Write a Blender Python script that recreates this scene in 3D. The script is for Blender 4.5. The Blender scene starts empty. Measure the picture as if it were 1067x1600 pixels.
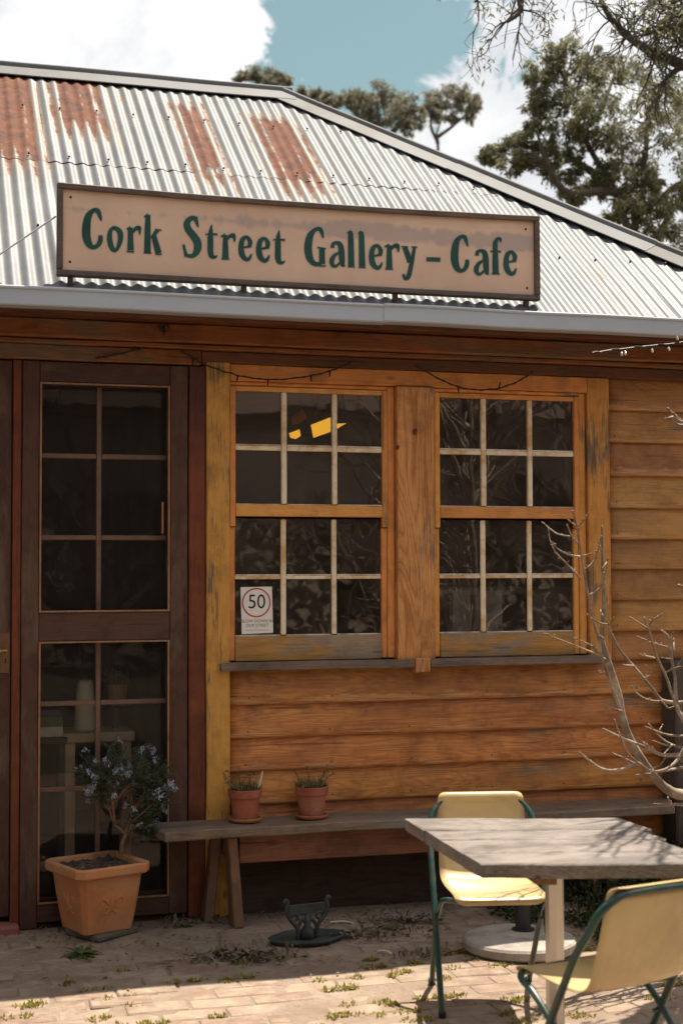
import bpy, bmesh, math, random
from mathutils import Vector, Matrix, noise
PI = math.pi
R = math.radians
random.seed(7)
scene = bpy.context.scene
COL = scene.collection

# ------------------------------------------------------------------ camera
YAW, PITCH, ROLL = R(15.95), R(2.36), R(0.17)
FPX, EYE = 2250.0, Vector((0, -6.6, 1.58))
fwd = Vector((math.sin(YAW) * math.cos(PITCH), math.cos(YAW) * math.cos(PITCH), math.sin(PITCH)))
rt = Vector((math.cos(YAW), -math.sin(YAW), 0))
dn = fwd.cross(rt)
rt2 = rt * math.cos(ROLL) + dn * math.sin(ROLL)
dn2 = dn * math.cos(ROLL) - rt * math.sin(ROLL)
cam_d = bpy.data.cameras.new('camera')
cam = bpy.data.objects.new('camera', cam_d)
COL.objects.link(cam)
up = -dn2
cam.matrix_world = Matrix(((rt2.x, up.x, -fwd.x, EYE.x), (rt2.y, up.y, -fwd.y, EYE.y), (rt2.z, up.z, -fwd.z, EYE.z), (0, 0, 0, 1)))
cam_d.sensor_fit = 'VERTICAL'
cam_d.sensor_height = 36.0
cam_d.lens = 36.0 * FPX / 1600.0
cam_d.clip_start = 0.05
cam_d.clip_end = 2000
cam_d.dof.use_dof = True
cam_d.dof.focus_distance = 6.75
cam_d.dof.aperture_fstop = 3.0
scene.camera = cam

# ------------------------------------------------------------------ world, sun, exposure
SUN = Vector((0.30, 0.225, 1.0)).normalized()
world = bpy.data.worlds.new('World')
scene.world = world
world.use_nodes = True
wt = world.node_tree
wt.nodes.clear()


def nd(t, typ, **kw):
    n = t.nodes.new(typ)
    for k, v in kw.items():
        if k.startswith('i_'):
            n.inputs[k[2:].replace('_', ' ')].default_value = v
        else:
            setattr(n, k, v)
    return n


def mth(t, op, a, b=None, clamp=False):
    n = t.nodes.new('ShaderNodeMath')
    n.operation = op
    n.use_clamp = clamp
    for i, v in enumerate((a, b)):
        if v is None:
            continue
        if hasattr(v, 'links'):
            t.links.new(v, n.inputs[i])
        else:
            n.inputs[i].default_value = v
    return n.outputs[0]


def mix(t, fac, a, b, mode='MIX'):
    n = t.nodes.new('ShaderNodeMix')
    n.data_type = 'RGBA'
    n.blend_type = mode
    n.clamp_factor = True
    for s, v in ((n.inputs[0], fac), (n.inputs[6], a), (n.inputs[7], b)):
        if hasattr(v, 'links'):
            t.links.new(v, s)
        elif isinstance(v, (int, float)):
            s.default_value = v
        else:
            s.default_value = (*v[:3], 1)
    return n.outputs[2]


def ramp(t, fac, p0, p1, c0=(0, 0, 0), c1=(1, 1, 1), interp='LINEAR'):
    n = t.nodes.new('ShaderNodeValToRGB')
    n.color_ramp.interpolation = interp
    e = n.color_ramp.elements
    e[0].position, e[1].position = p0, p1
    e[0].color, e[1].color = (*c0, 1), (*c1, 1)
    t.links.new(fac, n.inputs[0])
    return n.outputs[0]


def noise_n(t, vec, scale, detail=4, rough=0.55, dist=0.0):
    n = nd(t, 'ShaderNodeTexNoise')
    n.inputs['Scale'].default_value = scale
    n.inputs['Detail'].default_value = detail
    n.inputs['Roughness'].default_value = rough
    n.inputs['Distortion'].default_value = dist
    t.links.new(vec, n.inputs['Vector'])
    return n.outputs[0]


wo = nd(wt, 'ShaderNodeOutputWorld')
wb = nd(wt, 'ShaderNodeBackground')
wb.inputs['Strength'].default_value = 0.1
sky = nd(wt, 'ShaderNodeTexSky', sky_type='NISHITA', sun_disc=False, sun_elevation=math.asin(SUN.z),
         sun_rotation=math.atan2(SUN.x, SUN.y), air_density=1.2, dust_density=1.5, ozone_density=1.0)
tc = nd(wt, 'ShaderNodeTexCoord')
# clouds: one broken deck of cumulus over the whole sky, with a gap of blue above the ridge
hole_dir = (fwd + rt2 * ((578 - 533.5) / FPX) + dn2 * ((20 - 800) / FPX)).normalized()
mapn = nd(wt, 'ShaderNodeMapping')
wt.links.new(tc.outputs['Generated'], mapn.inputs[0])
mapn.inputs['Location'].default_value = (3.1, 0.7, 1.9)
n1 = noise_n(wt, mapn.outputs[0], 3.2, 9, 0.62, 0.25)
n2 = noise_n(wt, mapn.outputs[0], 14, 6, 0.6, 0.3)
dotn = nd(wt, 'ShaderNodeVectorMath', operation='DOT_PRODUCT')
wt.links.new(tc.outputs['Generated'], dotn.inputs[0])
dotn.inputs[1].default_value = hole_dir
ang = mth(wt, 'ARCCOSINE', mth(wt, 'MINIMUM', dotn.outputs['Value'], 1.0))
hole = mth(wt, 'SUBTRACT', 1.0, mth(wt, 'DIVIDE', ang, 0.088))
n3 = noise_n(wt, mapn.outputs[0], 17, 9, 0.68, 0.5)
hole = mth(wt, 'ADD', hole, mth(wt, 'MULTIPLY', mth(wt, 'SUBTRACT', n3, 0.5), 2.4))
hole = mth(wt, 'MAXIMUM', hole, -0.35)
dens = mth(wt, 'ADD', mth(wt, 'MULTIPLY', n1, 0.62), mth(wt, 'MULTIPLY', n2, 0.46))
dens = mth(wt, 'SUBTRACT', dens, mth(wt, 'MULTIPLY', hole, 0.40))
cov = ramp(wt, dens, 0.47, 0.54)
shade = ramp(wt, n2, 0.30, 0.66, (2.9, 3.0, 3.2), (4.6, 4.55, 4.45))
blue = mix(wt, 1.0, sky.outputs[0], (0.43, 0.475, 0.36), 'MULTIPLY')
skyc = mix(wt, cov, blue, shade)
wt.links.new(skyc, wb.inputs['Color'])
wt.links.new(wb.outputs[0], wo.inputs[0])

sun_d = bpy.data.lights.new('sun', 'SUN')
sun_d.energy = 3.9
sun_d.angle = R(0.5)
sun_d.color = (1.0, 0.92, 0.78)
sun = bpy.data.objects.new('sun', sun_d)
COL.objects.link(sun)
sun.rotation_euler = SUN.to_track_quat('Z', 'Y').to_euler()
sun.location = SUN * 30

scene.view_settings.view_transform = 'Standard'
scene.view_settings.look = 'None'
scene.view_settings.exposure = 1.35
scene.view_settings.gamma = 1.0
scene.view_settings.use_curve_mapping = False
scene.render.engine = 'CYCLES'
scene.cycles.use_denoising = True
scene.cycles.max_bounces = 8
scene.cycles.transparent_max_bounces = 16


# ------------------------------------------------------------------ helpers: photo pixel -> point
def ray(px, py):
    return rt2 * ((px - 533.5) / FPX) + dn2 * ((py - 800) / FPX) + fwd


def aty(px, py, y=0.0):
    d = ray(px, py)
    return EYE + d * ((y - EYE.y) / d.y)


def atz(px, py, z=0.0):
    d = ray(px, py)
    return EYE + d * ((z - EYE.z) / d.z)


def atd(px, py, dist):
    return EYE + ray(px, py) * dist


# ------------------------------------------------------------------ helpers: objects
ORG = {}


def empty(name, loc, rz=0, label=None, cat=None, group=None, local=False):
    o = bpy.data.objects.new(name, None)
    o.empty_display_size = 0.1
    COL.objects.link(o)
    o.location = loc
    o.rotation_euler = (0, 0, rz)
    ORG[o.name] = Vector((0, 0, 0)) if local else Vector(loc)
    tag(o, label, cat, group)
    return o


def tag(o, label=None, cat=None, group=None, kind=None):
    if label:
        o['label'] = label
    if cat:
        o['category'] = cat
    if group:
        o['group'] = group
    if kind:
        o['kind'] = kind
    return o


def obj(name, bm, mat, parent=None, smooth=False, kind=None, recalc=True):
    if isinstance(bm, bmesh.types.BMesh):
        if recalc:
            bmesh.ops.recalc_face_normals(bm, faces=bm.faces)
        me = bpy.data.meshes.new(name)
        xs = [v.co for v in bm.verts]
        lo = Vector((min(v.x for v in xs), min(v.y for v in xs), min(v.z for v in xs)))
        hi = Vector((max(v.x for v in xs), max(v.y for v in xs), max(v.z for v in xs)))
        c = (lo + hi) / 2
        if parent is None:
            c.z = lo.z
        bmesh.ops.translate(bm, verts=bm.verts, vec=-c)
        if smooth:
            for f in bm.faces:
                f.smooth = True
        bm.to_mesh(me)
        bm.free()
    o = bpy.data.objects.new(name, me)
    if mat is not None:
        for m in (mat if isinstance(mat, (list, tuple)) else [mat]):
            me.materials.append(m)
    COL.objects.link(o)
    if parent is not None:
        o.parent = parent
        o.location = c - ORG[parent.name]
    else:
        o.location = c
    ORG[o.name] = c
    if kind:
        o['kind'] = kind
    return o


def pymesh(name, verts, faces, mat, parent=None, smooth=False, kind=None, attr=None):
    xs = verts
    lo = Vector((min(v[0] for v in xs), min(v[1] for v in xs), min(v[2] for v in xs)))
    hi = Vector((max(v[0] for v in xs), max(v[1] for v in xs), max(v[2] for v in xs)))
    c = (lo + hi) / 2
    if parent is None:
        c.z = lo.z
    me = bpy.data.meshes.new(name)
    me.from_pydata([(v[0] - c.x, v[1] - c.y, v[2] - c.z) for v in verts], [], faces)
    if smooth:
        me.polygons.foreach_set('use_smooth', [True] * len(faces))
    if attr:
        for an, vals in attr.items():
            dom = 'POINT' if len(vals) == len(verts) else 'FACE'
            a = me.attributes.new(an, 'FLOAT', dom)
            a.data.foreach_set('value', vals)
    o = bpy.data.objects.new(name, me)
    if mat is not None:
        me.materials.append(mat)
    COL.objects.link(o)
    if parent is not None:
        o.parent = parent
        o.location = c - ORG[parent.name]
    else:
        o.location = c
    ORG[o.name] = c
    if kind:
        o['kind'] = kind
    return o


def copy_tree(o, parent=None):
    c = o.copy()
    COL.objects.link(c)
    if parent is not None:
        c.parent = parent
    for ch in [k for k in bpy.data.objects if k.parent == o]:
        copy_tree(ch, c)
    return c


def add_box(bm, lo, hi, bev=0.0, seg=1):
    lo, hi = Vector(lo), Vector(hi)
    r = bmesh.ops.create_cube(bm, size=1.0, matrix=Matrix.Translation((lo + hi) / 2) @ Matrix.Diagonal((*(hi - lo), 1)))
    if bev:
        es = list({e for v in r['verts'] for e in v.link_edges})
        bmesh.ops.bevel(bm, geom=es, offset=bev, segments=seg, affect='EDGES')
    return r


def box(lo, hi, bev=0.003):
    bm = bmesh.new()
    add_box(bm, lo, hi, bev)
    return bm


def rough_box(lo, hi, axis=0, n=10, amp=0.004, bev=0.004, seed=0, sag=0.0):
    """a timber: box cut along its length, its faces slightly uneven"""
    lo, hi = Vector(lo), Vector(hi)
    bm = box(lo, hi, bev)
    L = hi[axis] - lo[axis]
    no = Vector((0, 0, 0))
    no[axis] = 1
    for i in range(1, n):
        p = Vector((0, 0, 0))
        p[axis] = lo[axis] + L * i / n
        bmesh.ops.bisect_plane(bm, geom=bm.verts[:] + bm.edges[:] + bm.faces[:], plane_co=p, plane_no=no)
    for v in bm.verts:
        q = v.co * 3.1 + Vector((seed * 7.3, seed * 3.1, seed * 1.7))
        d = noise.noise_vector(q) * amp
        d[axis] *= 0.3
        v.co += d
        if sag:
            v.co.z += sag * 4 * ((v.co[axis] - lo[axis]) / L) * (1 - (v.co[axis] - lo[axis]) / L)
    return bm


def add_tube(bm, pts, rad, n=8, cap=True):
    pts = [Vector(p) for p in pts]
    if not isinstance(rad, (list, tuple)):
        rad = [rad] * len(pts)
    rings = []
    prev = None
    for i, p in enumerate(pts):
        a = pts[max(i - 1, 0)]
        b = pts[min(i + 1, len(pts) - 1)]
        t = (b - a)
        if t.length < 1e-9:
            t = Vector((0, 0, 1))
        t.normalize()
        if prev is None:
            u = t.orthogonal().normalized()
        else:
            u = (prev - t * prev.dot(t))
            u = u.normalized() if u.length > 1e-6 else t.orthogonal().normalized()
        prev = u
        w = t.cross(u)
        rings.append([bm.verts.new(p + (u * math.cos(2 * PI * k / n) + w * math.sin(2 * PI * k / n)) * rad[i]) for k in range(n)])
    for i in range(len(rings) - 1):
        for k in range(n):
            bm.faces.new((rings[i][k], rings[i][(k + 1) % n], rings[i + 1][(k + 1) % n], rings[i + 1][k]))
    if cap:
        bm.faces.new(rings[0][::-1])
        bm.faces.new(rings[-1])


def crom(pts, k=6, closed=False):
    """Catmull-Rom through points of any dimension"""
    P = [tuple(p) for p in pts]
    n = len(P)
    out = []
    rng = range(n if closed else n - 1)
    for i in rng:
        g = (lambda j: P[j % n]) if closed else (lambda j: P[min(max(j, 0), n - 1)])
        p0, p1, p2, p3 = g(i - 1), g(i), g(i + 1), g(i + 2)
        for s in range(k):
            t = s / k
            out.append(tuple(0.5 * (2 * b + (c - a) * t + (2 * a - 5 * b + 4 * c - d) * t * t + (3 * b - a - 3 * c + d) * t ** 3)
                             for a, b, c, d in zip(p0, p1, p2, p3)))
    if not closed:
        out.append(P[-1])
    return out


def add_lathe(bm, prof, n=24, c=(0, 0, 0)):
    c = Vector(c)
    rings = []
    for r, z in prof:
        rings.append([bm.verts.new(c + Vector((r * math.cos(2 * PI * k / n), r * math.sin(2 * PI * k / n), z))) for k in range(n)])
    for i in range(len(rings) - 1):
        for k in range(n):
            bm.faces.new((rings[i][k], rings[i][(k + 1) % n], rings[i + 1][(k + 1) % n], rings[i + 1][k]))
    if prof[0][0] > 1e-4:
        bm.faces.new(rings[0][::-1])
    if prof[-1][0] > 1e-4:
        bm.faces.new(rings[-1])


# ------------------------------------------------------------------ materials
def base_mat(name):
    m = bpy.data.materials.new(name)
    m.use_nodes = True
    t = m.node_tree
    p = t.nodes['Principled BSDF']
    return m, t, p


def bump(t, p, h, strength=0.3, dist=0.01):
    b = nd(t, 'ShaderNodeBump')
    b.inputs['Strength'].default_value = strength
    b.inputs['Distance'].default_value = dist
    t.links.new(h, b.inputs['Height'])
    t.links.new(b.outputs[0], p.inputs['Normal'])
    return b


def objcoord(t, randomise=True):
    tcn = nd(t, 'ShaderNodeTexCoord')
    if not randomise:
        return tcn.outputs['Object'], None
    oi = nd(t, 'ShaderNodeObjectInfo')
    cb = nd(t, 'ShaderNodeCombineXYZ')
    for i, k in enumerate((37.0, 61.0, 83.0)):
        t.links.new(mth(t, 'MULTIPLY', oi.outputs['Random'], k), cb.inputs[i])
    ad = nd(t, 'ShaderNodeVectorMath', operation='ADD')
    t.links.new(tcn.outputs['Object'], ad.inputs[0])
    t.links.new(cb.outputs[0], ad.inputs[1])
    return ad.outputs[0], oi.outputs['Random']


def wood(name, light, dark, axis='X', rough=0.6, weather=None, wamt=0.0, wscale=3.0, grain=1.0, knots=0.0, coat=0.0, vary=0.35, stain=None, samt=0.35, checks=1.0, edge=False, spec=0.35):
    """varnished or weathered timber: cathedral figure, fine fibre, knots, patches where the finish has gone"""
    m, t, p = base_mat(name)
    vec, rnd = objcoord(t)
    mp = nd(t, 'ShaderNodeMapping')
    s = {'X': (0.10, 1, 1), 'Y': (1, 0.10, 1), 'Z': (1, 1, 0.10)}[axis]
    mp.inputs['Scale'].default_value = s
    t.links.new(vec, mp.inputs[0])
    fig = nd(t, 'ShaderNodeTexNoise')
    fig.inputs['Scale'].default_value = 6.5
    fig.inputs['Detail'].default_value = 2
    fig.inputs['Distortion'].default_value = 0.6
    t.links.new(mp.outputs[0], fig.inputs['Vector'])
    rings = mth(t, 'FRACT', mth(t, 'MULTIPLY', fig.outputs[0], 24.0))
    rings = mth(t, 'ABSOLUTE', mth(t, 'SUBTRACT', mth(t, 'MULTIPLY', rings, 2.0), 1.0))
    mp2 = nd(t, 'ShaderNodeMapping')
    s2 = tuple(1.0 if k == 0.10 else 26 for k in s)
    mp2.inputs['Scale'].default_value = s2
    t.links.new(vec, mp2.inputs[0])
    fib = noise_n(t, mp2.outputs[0], 7.0, 5, 0.65)
    mp3 = nd(t, 'ShaderNodeMapping')
    mp3.inputs['Scale'].default_value = tuple(0.5 if k == 0.10 else 1.6 for k in s)
    t.links.new(vec, mp3.inputs[0])
    blot = noise_n(t, mp3.outputs[0], 3.2, 4, 0.6)
    g = mth(t, 'MULTIPLY', ramp(t, rings, 0.45, 1.0), 0.36 * grain)
    g = mth(t, 'ADD', g, mth(t, 'MULTIPLY', ramp(t, fib, 0.40, 0.62), 0.42))
    g = mth(t, 'ADD', g, mth(t, 'MULTIPLY', ramp(t, blot, 0.42, 0.70), 0.36), True)
    c = mix(t, g, light, dark)
    if stain:
        c = mix(t, mth(t, 'MULTIPLY', ramp(t, noise_n(t, mp3.outputs[0], 2.1, 5, 0.6, 0.4), 0.48, 0.66), samt), c, stain)
    if knots:
        vo = nd(t, 'ShaderNodeTexVoronoi')
        vo.inputs['Scale'].default_value = 5.0
        vo.inputs['Randomness'].default_value = 1.0
        mp4 = nd(t, 'ShaderNodeMapping')
        mp4.inputs['Scale'].default_value = tuple(0.45 if k == 0.10 else 1.0 for k in s)
        t.links.new(vec, mp4.inputs[0])
        t.links.new(mp4.outputs[0], vo.inputs['Vector'])
        kn = ramp(t, vo.outputs['Distance'], 0.035, 0.085, (1, 1, 1), (0, 0, 0))
        c = mix(t, mth(t, 'MULTIPLY', kn, knots), c, tuple(x * 0.22 for x in dark))
    # grime, fine drying checks, and wear along a board's lower edge
    iso = noise_n(t, vec, 7.0, 8, 0.7)
    c = mix(t, mth(t, 'MULTIPLY', ramp(t, iso, 0.47, 0.68), 0.55), c, tuple(x * 0.42 for x in dark))
    mp5 = nd(t, 'ShaderNodeMapping')
    mp5.inputs['Scale'].default_value = tuple(0.8 if k == 0.10 else 30 for k in s)
    t.links.new(vec, mp5.inputs[0])
    chk = noise_n(t, mp5.outputs[0], 2.2, 3, 0.5)
    chk = ramp(t, chk, 0.66, 0.70)
    c = mix(t, mth(t, 'MULTIPLY', chk, 0.6 * checks), c, tuple(x * 0.25 for x in dark))
    if edge:
        rawc = nd(t, 'ShaderNodeTexCoord')
        sxyz = nd(t, 'ShaderNodeSeparateXYZ')
        t.links.new(rawc.outputs['Object'], sxyz.inputs[0])
        low = nd(t, 'ShaderNodeMapRange')
        t.links.new(sxyz.outputs['Z'], low.inputs[0])
        low.inputs[1].default_value = -0.01
        low.inputs[2].default_value = -0.085
        ew = mth(t, 'ADD', mth(t, 'MULTIPLY', low.outputs[0], 0.36), mth(t, 'MULTIPLY', noise_n(t, mp3.outputs[0], 9.0, 7, 0.7), 0.8))
        pale = mix(t, ramp(t, fib, 0.35, 0.65), tuple(min(1, x * 1.25 + 0.06) for x in light), (0.24, 0.17, 0.12))
        c = mix(t, mth(t, 'MULTIPLY', ramp(t, ew, 0.62, 0.70), 0.65), c, pale)
    if rnd is not None:
        v = mth(t, 'ADD', mth(t, 'MULTIPLY', rnd, vary), 1.0 - vary / 2)
        hv = nd(t, 'ShaderNodeHueSaturation')
        hv.inputs['Hue'].default_value = 0.5
        t.links.new(mth(t, 'ADD', mth(t, 'MULTIPLY', mth(t, 'FRACT', mth(t, 'MULTIPLY', rnd, 7.31)), 0.016), 0.492), hv.inputs['Hue'])
        t.links.new(v, hv.inputs['Value'])
        t.links.new(c, hv.inputs['Color'])
        c = hv.outputs[0]
    rv = rough
    if weather is not None and wamt > 0:
        wn = noise_n(t, mp3.outputs[0], wscale, 7, 0.68, 0.2)
        wm = mth(t, 'ADD', mth(t, 'MULTIPLY', wn, 0.8), mth(t, 'MULTIPLY', fib, 0.25))
        wm = ramp(t, wm, 0.66 - 0.3 * wamt, 0.74 - 0.3 * wamt)
        wc = mix(t, ramp(t, fib, 0.35, 0.7), weather, tuple(x * 0.45 for x in weather))
        c = mix(t, wm, c, wc)
        rr = nd(t, 'ShaderNodeMapRange')
        t.links.new(wm, rr.inputs[0])
        rr.inputs[3].default_value = rough
        rr.inputs[4].default_value = 0.9
        t.links.new(rr.outputs[0], p.inputs['Roughness'])
    else:
        p.inputs['Roughness'].default_value = rough
    t.links.new(c, p.inputs['Base Color'])
    p.inputs['Specular IOR Level'].default_value = spec
    h = mth(t, 'ADD', mth(t, 'MULTIPLY', fib, 0.6), mth(t, 'MULTIPLY', rings, -0.2))
    h = mth(t, 'SUBTRACT', h, mth(t, 'MULTIPLY', chk, 0.7))
    bump(t, p, h, 0.45, 0.006)
    if coat:
        p.inputs['Coat Weight'].default_value = coat
        p.inputs['Coat Roughness'].default_value = 0.35
    return m


def plain(name, col, rough=0.6, metal=0.0, var=0.25, scale=12, bumps=0.15, dirt=None, damt=0.3, spec=0.4, flecks=None, famt=0.5):
    m, t, p = base_mat(name)
    p.inputs['Specular IOR Level'].default_value = spec
    vec, rnd = objcoord(t)
    n = noise_n(t, vec, scale, 6, 0.6)
    c = mix(t, ramp(t, n, 0.3, 0.72), tuple(x * (1 - var) for x in col), tuple(min(1, x * (1 + var * 0.6)) for x in col))
    if dirt:
        d = ramp(t, noise_n(t, vec, scale * 0.35, 7, 0.7, 0.3), 0.56 - damt * 0.3, 0.70 - damt * 0.2)
        c = mix(t, d, c, dirt)
    if flecks:
        fk = ramp(t, noise_n(t, vec, 55, 5, 0.75), 0.74 - 0.12 * famt, 0.78 - 0.12 * famt)
        fk = mth(t, 'MULTIPLY', fk, ramp(t, noise_n(t, vec, 6, 4, 0.6), 0.42, 0.6))
        c = mix(t, fk, c, flecks)
    t.links.new(c, p.inputs['Base Color'])
    p.inputs['Roughness'].default_value = rough
    p.inputs['Metallic'].default_value = metal
    if bumps:
        bump(t, p, noise_n(t, vec, scale * 5, 4, 0.6), bumps, 0.004)
    return m


HONEY, HONEYD = (0.76, 0.345, 0.10), (0.33, 0.125, 0.030)
M = {}
M['frame'] = wood('varnished_pine_frame', HONEY, (0.62, 0.25, 0.06), 'Z', 0.5, (0.28, 0.20, 0.14), 0.22, 3.0, 0.35, 0.0, vary=0.16)
M['frame_h'] = wood('varnished_pine_frame_rail', HONEY, (0.62, 0.25, 0.06), 'X', 0.5, (0.25, 0.20, 0.16), 0.22, 3.0, 0.35, 0.0, vary=0.16)
M['header'] = wood('orange_header_timber', (0.70, 0.275, 0.078), (0.50, 0.165, 0.04), 'X', 0.55, None, 0, 3, 0.5, 0.7, vary=0.15)
M['post_paint'] = wood('peeling_yellow_timber', (0.64, 0.33, 0.075), (0.46, 0.20, 0.046), 'Z', 0.65, (0.235, 0.165, 0.115), 0.42, 4.2, 0.5, 0.75, vary=0.1)
M['post_mid'] = wood('knotty_pine_post', (0.70, 0.315, 0.125), (0.38, 0.125, 0.036), 'Z', 0.6, (0.30, 0.215, 0.15), 0.40, 2.6, 1.5, 0.95, vary=0.1)
M['board'] = wood('varnished_weatherboard', (0.64, 0.275, 0.068), (0.33, 0.10, 0.024), 'X', 0.5, (0.26, 0.19, 0.13), 0.28, 2.6, 1.1, 0.85, edge=True, coat=0.1, vary=0.34, stain=(0.20, 0.055, 0.018), samt=0.6)
M['board_r'] = wood('brown_weatherboard', (0.50, 0.245, 0.074), (0.30, 0.122, 0.032), 'X', 0.5, (0.26, 0.19, 0.13), 0.16, 2.6, 0.7, 0.7, coat=0.08, edge=True, vary=0.22, stain=(0.155, 0.055, 0.018), samt=0.45)
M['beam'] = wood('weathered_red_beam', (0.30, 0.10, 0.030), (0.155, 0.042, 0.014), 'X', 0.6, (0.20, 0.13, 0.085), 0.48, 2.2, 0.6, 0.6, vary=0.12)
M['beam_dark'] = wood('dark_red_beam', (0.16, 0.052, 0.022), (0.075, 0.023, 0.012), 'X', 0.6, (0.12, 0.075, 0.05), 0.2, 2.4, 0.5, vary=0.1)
M['door'] = wood('dark_stained_door_timber', (0.092, 0.040, 0.025), (0.046, 0.021, 0.014), 'Z', 0.55, (0.17, 0.105, 0.072), 0.40, 3.2, 0.4, vary=0.14)
M['door_h'] = wood('dark_stained_door_rail', (0.092, 0.040, 0.025), (0.046, 0.021, 0.014), 'X', 0.55, (0.17, 0.105, 0.072), 0.32, 3.2, 0.4, vary=0.14)
M['jamb'] = wood('red_brown_jamb', (0.20, 0.060, 0.018), (0.09, 0.024, 0.011), 'Z', 0.5, None, 0, 3, 0.5, vary=0.2, stain=(0.07, 0.02, 0.014), samt=0.8)
M['bead'] = wood('pale_worn_beading', (0.40, 0.20, 0.10), (0.22, 0.10, 0.05), 'Z', 0.6, (0.35, 0.25, 0.18), 0.45, 5, 0.3, vary=0.2)
M['sill'] = wood('grey_weathered_sill', (0.23, 0.165, 0.125), (0.12, 0.085, 0.068), 'X', 0.75, (0.16, 0.14, 0.13), 0.4, 3, 0.6, vary=0.1)
M['rail_grey'] = wood('flaking_grey_rail', (0.36, 0.27, 0.20), (0.20, 0.145, 0.11), 'X', 0.8, (0.56, 0.29, 0.085), 0.56, 3.2, 0.5, vary=0.1)
M['plinth'] = wood('shade_toned_base_board', (0.085, 0.05, 0.034), (0.04, 0.024, 0.017), 'X', 0.8, vary=0.2)  # dark tone carries the shade below the wall boards
M['bench'] = wood('grey_bench_plank', (0.26, 0.18, 0.13), (0.12, 0.078, 0.056), 'X', 0.7, (0.28, 0.24, 0.21), 0.35, 2.5, 0.8, 0.5, vary=0.08)
M['bench_red'] = wood('red_brown_bench_apron', (0.30, 0.12, 0.065), (0.16, 0.055, 0.03), 'X', 0.65, (0.2, 0.14, 0.1), 0.15, 3, 0.7, 0.5, vary=0.1)
M['bench_leg'] = wood('brown_bench_leg', (0.24, 0.13, 0.075), (0.12, 0.062, 0.036), 'Z', 0.7, (0.22, 0.18, 0.14), 0.3, 3, 0.6, vary=0.25)
M['tabletop'] = wood('sun_bleached_table_plank', (0.245, 0.21, 0.19), (0.115, 0.092, 0.08), 'X', 0.8, (0.19, 0.165, 0.15), 0.4, 3.2, 1.0, 0.5, vary=0.25, spec=0.15, checks=1.5)
M['grey_post'] = wood('old_grey_post', (0.13, 0.105, 0.09), (0.06, 0.048, 0.042), 'Z', 0.85, None, 0, 3, 0.6, 0.4)
M['putty'] = plain('cream_putty', (0.76, 0.68, 0.58), 0.6, var=0.15, scale=20, dirt=(0.42, 0.25, 0.12), damt=0.35)
M['muntin'] = plain('cream_painted_muntin', (0.84, 0.72, 0.55), 0.55, var=0.12, scale=18, dirt=(0.58, 0.36, 0.16), damt=0.35)
M['door_muntin'] = plain('brown_painted_muntin', (0.26, 0.15, 0.10), 0.55, var=0.2, scale=18)
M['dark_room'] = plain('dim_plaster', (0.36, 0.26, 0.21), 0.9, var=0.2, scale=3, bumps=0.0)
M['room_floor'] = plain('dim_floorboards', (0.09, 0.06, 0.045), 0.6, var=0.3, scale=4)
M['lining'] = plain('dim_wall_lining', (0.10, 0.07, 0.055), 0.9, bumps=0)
M['terra'] = plain('terracotta', (0.52, 0.205, 0.075), 0.85, var=0.22, scale=9, bumps=0.3, dirt=(0.46, 0.25, 0.13), damt=0.32, flecks=(0.22, 0.12, 0.07), famt=0.6)
M['terra_red'] = plain('red_terracotta', (0.33, 0.095, 0.055), 0.8, var=0.22, scale=14, bumps=0.2, dirt=(0.36, 0.18, 0.12), damt=0.4)
M['saucer'] = plain('orange_terracotta_saucer', (0.40, 0.15, 0.06), 0.8, var=0.2, scale=14)
M['soil'] = plain('potting_soil', (0.075, 0.05, 0.036), 1.0, var=0.8, scale=60, bumps=1.0, dirt=(0.16, 0.115, 0.085), damt=0.2)
M['bark_pale'] = plain('pale_smooth_bark', (0.44, 0.36, 0.29), 0.8, var=0.45, scale=26, bumps=0.7, dirt=(0.19, 0.135, 0.095), damt=0.6, flecks=(0.14, 0.09, 0.06), famt=0.9)
M['bark_twig'] = plain('brown_twig_bark', (0.26, 0.16, 0.10), 0.8, var=0.3, scale=40, bumps=0.3)
M['bark_dark'] = plain('dark_eucalypt_bark', (0.085, 0.068, 0.055), 0.9, var=0.4, scale=5, bumps=0.5)
M['bark_rose'] = plain('rosemary_bark', (0.20, 0.11, 0.065), 0.9, var=0.4, scale=50, bumps=0.6)
M['green_tube'] = plain('dark_green_enamel', (0.018, 0.062, 0.052), 0.3, var=0.35, scale=26, bumps=0.06, dirt=(0.075, 0.06, 0.045), damt=0.25, flecks=(0.16, 0.10, 0.07), famt=0.7)
M['cream'] = plain('cream_enamel_sheet', (0.56, 0.42, 0.205), 0.3, var=0.08, scale=7, bumps=0.05, dirt=(0.42, 0.30, 0.155), damt=0.3, flecks=(0.20, 0.12, 0.06), famt=0.55)
M['steel'] = plain('brushed_table_pole', (0.62, 0.57, 0.50), 0.32, metal=0.75, var=0.1, scale=6, bumps=0.03)
M['black_tube'] = plain('black_metal_tube', (0.022, 0.022, 0.025), 0.4, var=0.2, bumps=0.02)
M['concrete'] = plain('pale_concrete', (0.36, 0.32, 0.28), 0.9, var=0.2, scale=14, bumps=0.3, dirt=(0.2, 0.17, 0.14), damt=0.3)
M['knot'] = plain('dark_pine_knot', (0.13, 0.045, 0.02), 0.7, var=0.8, scale=160, bumps=0.4)
M['slab'] = plain('mossy_dark_slab', (0.13, 0.105, 0.08), 0.95, var=0.3, scale=16, bumps=0.4, dirt=(0.09, 0.09, 0.05), damt=0.3)
M['iron'] = plain('verdigris_cast_iron', (0.042, 0.048, 0.046), 0.6, var=0.4, scale=24, bumps=0.3, dirt=(0.06, 0.08, 0.073), damt=0.3)
M['gutter'] = plain('grey_painted_gutter', (0.46, 0.50, 0.57), 0.35, metal=0.15, var=0.06, scale=4, bumps=0.02)
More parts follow.
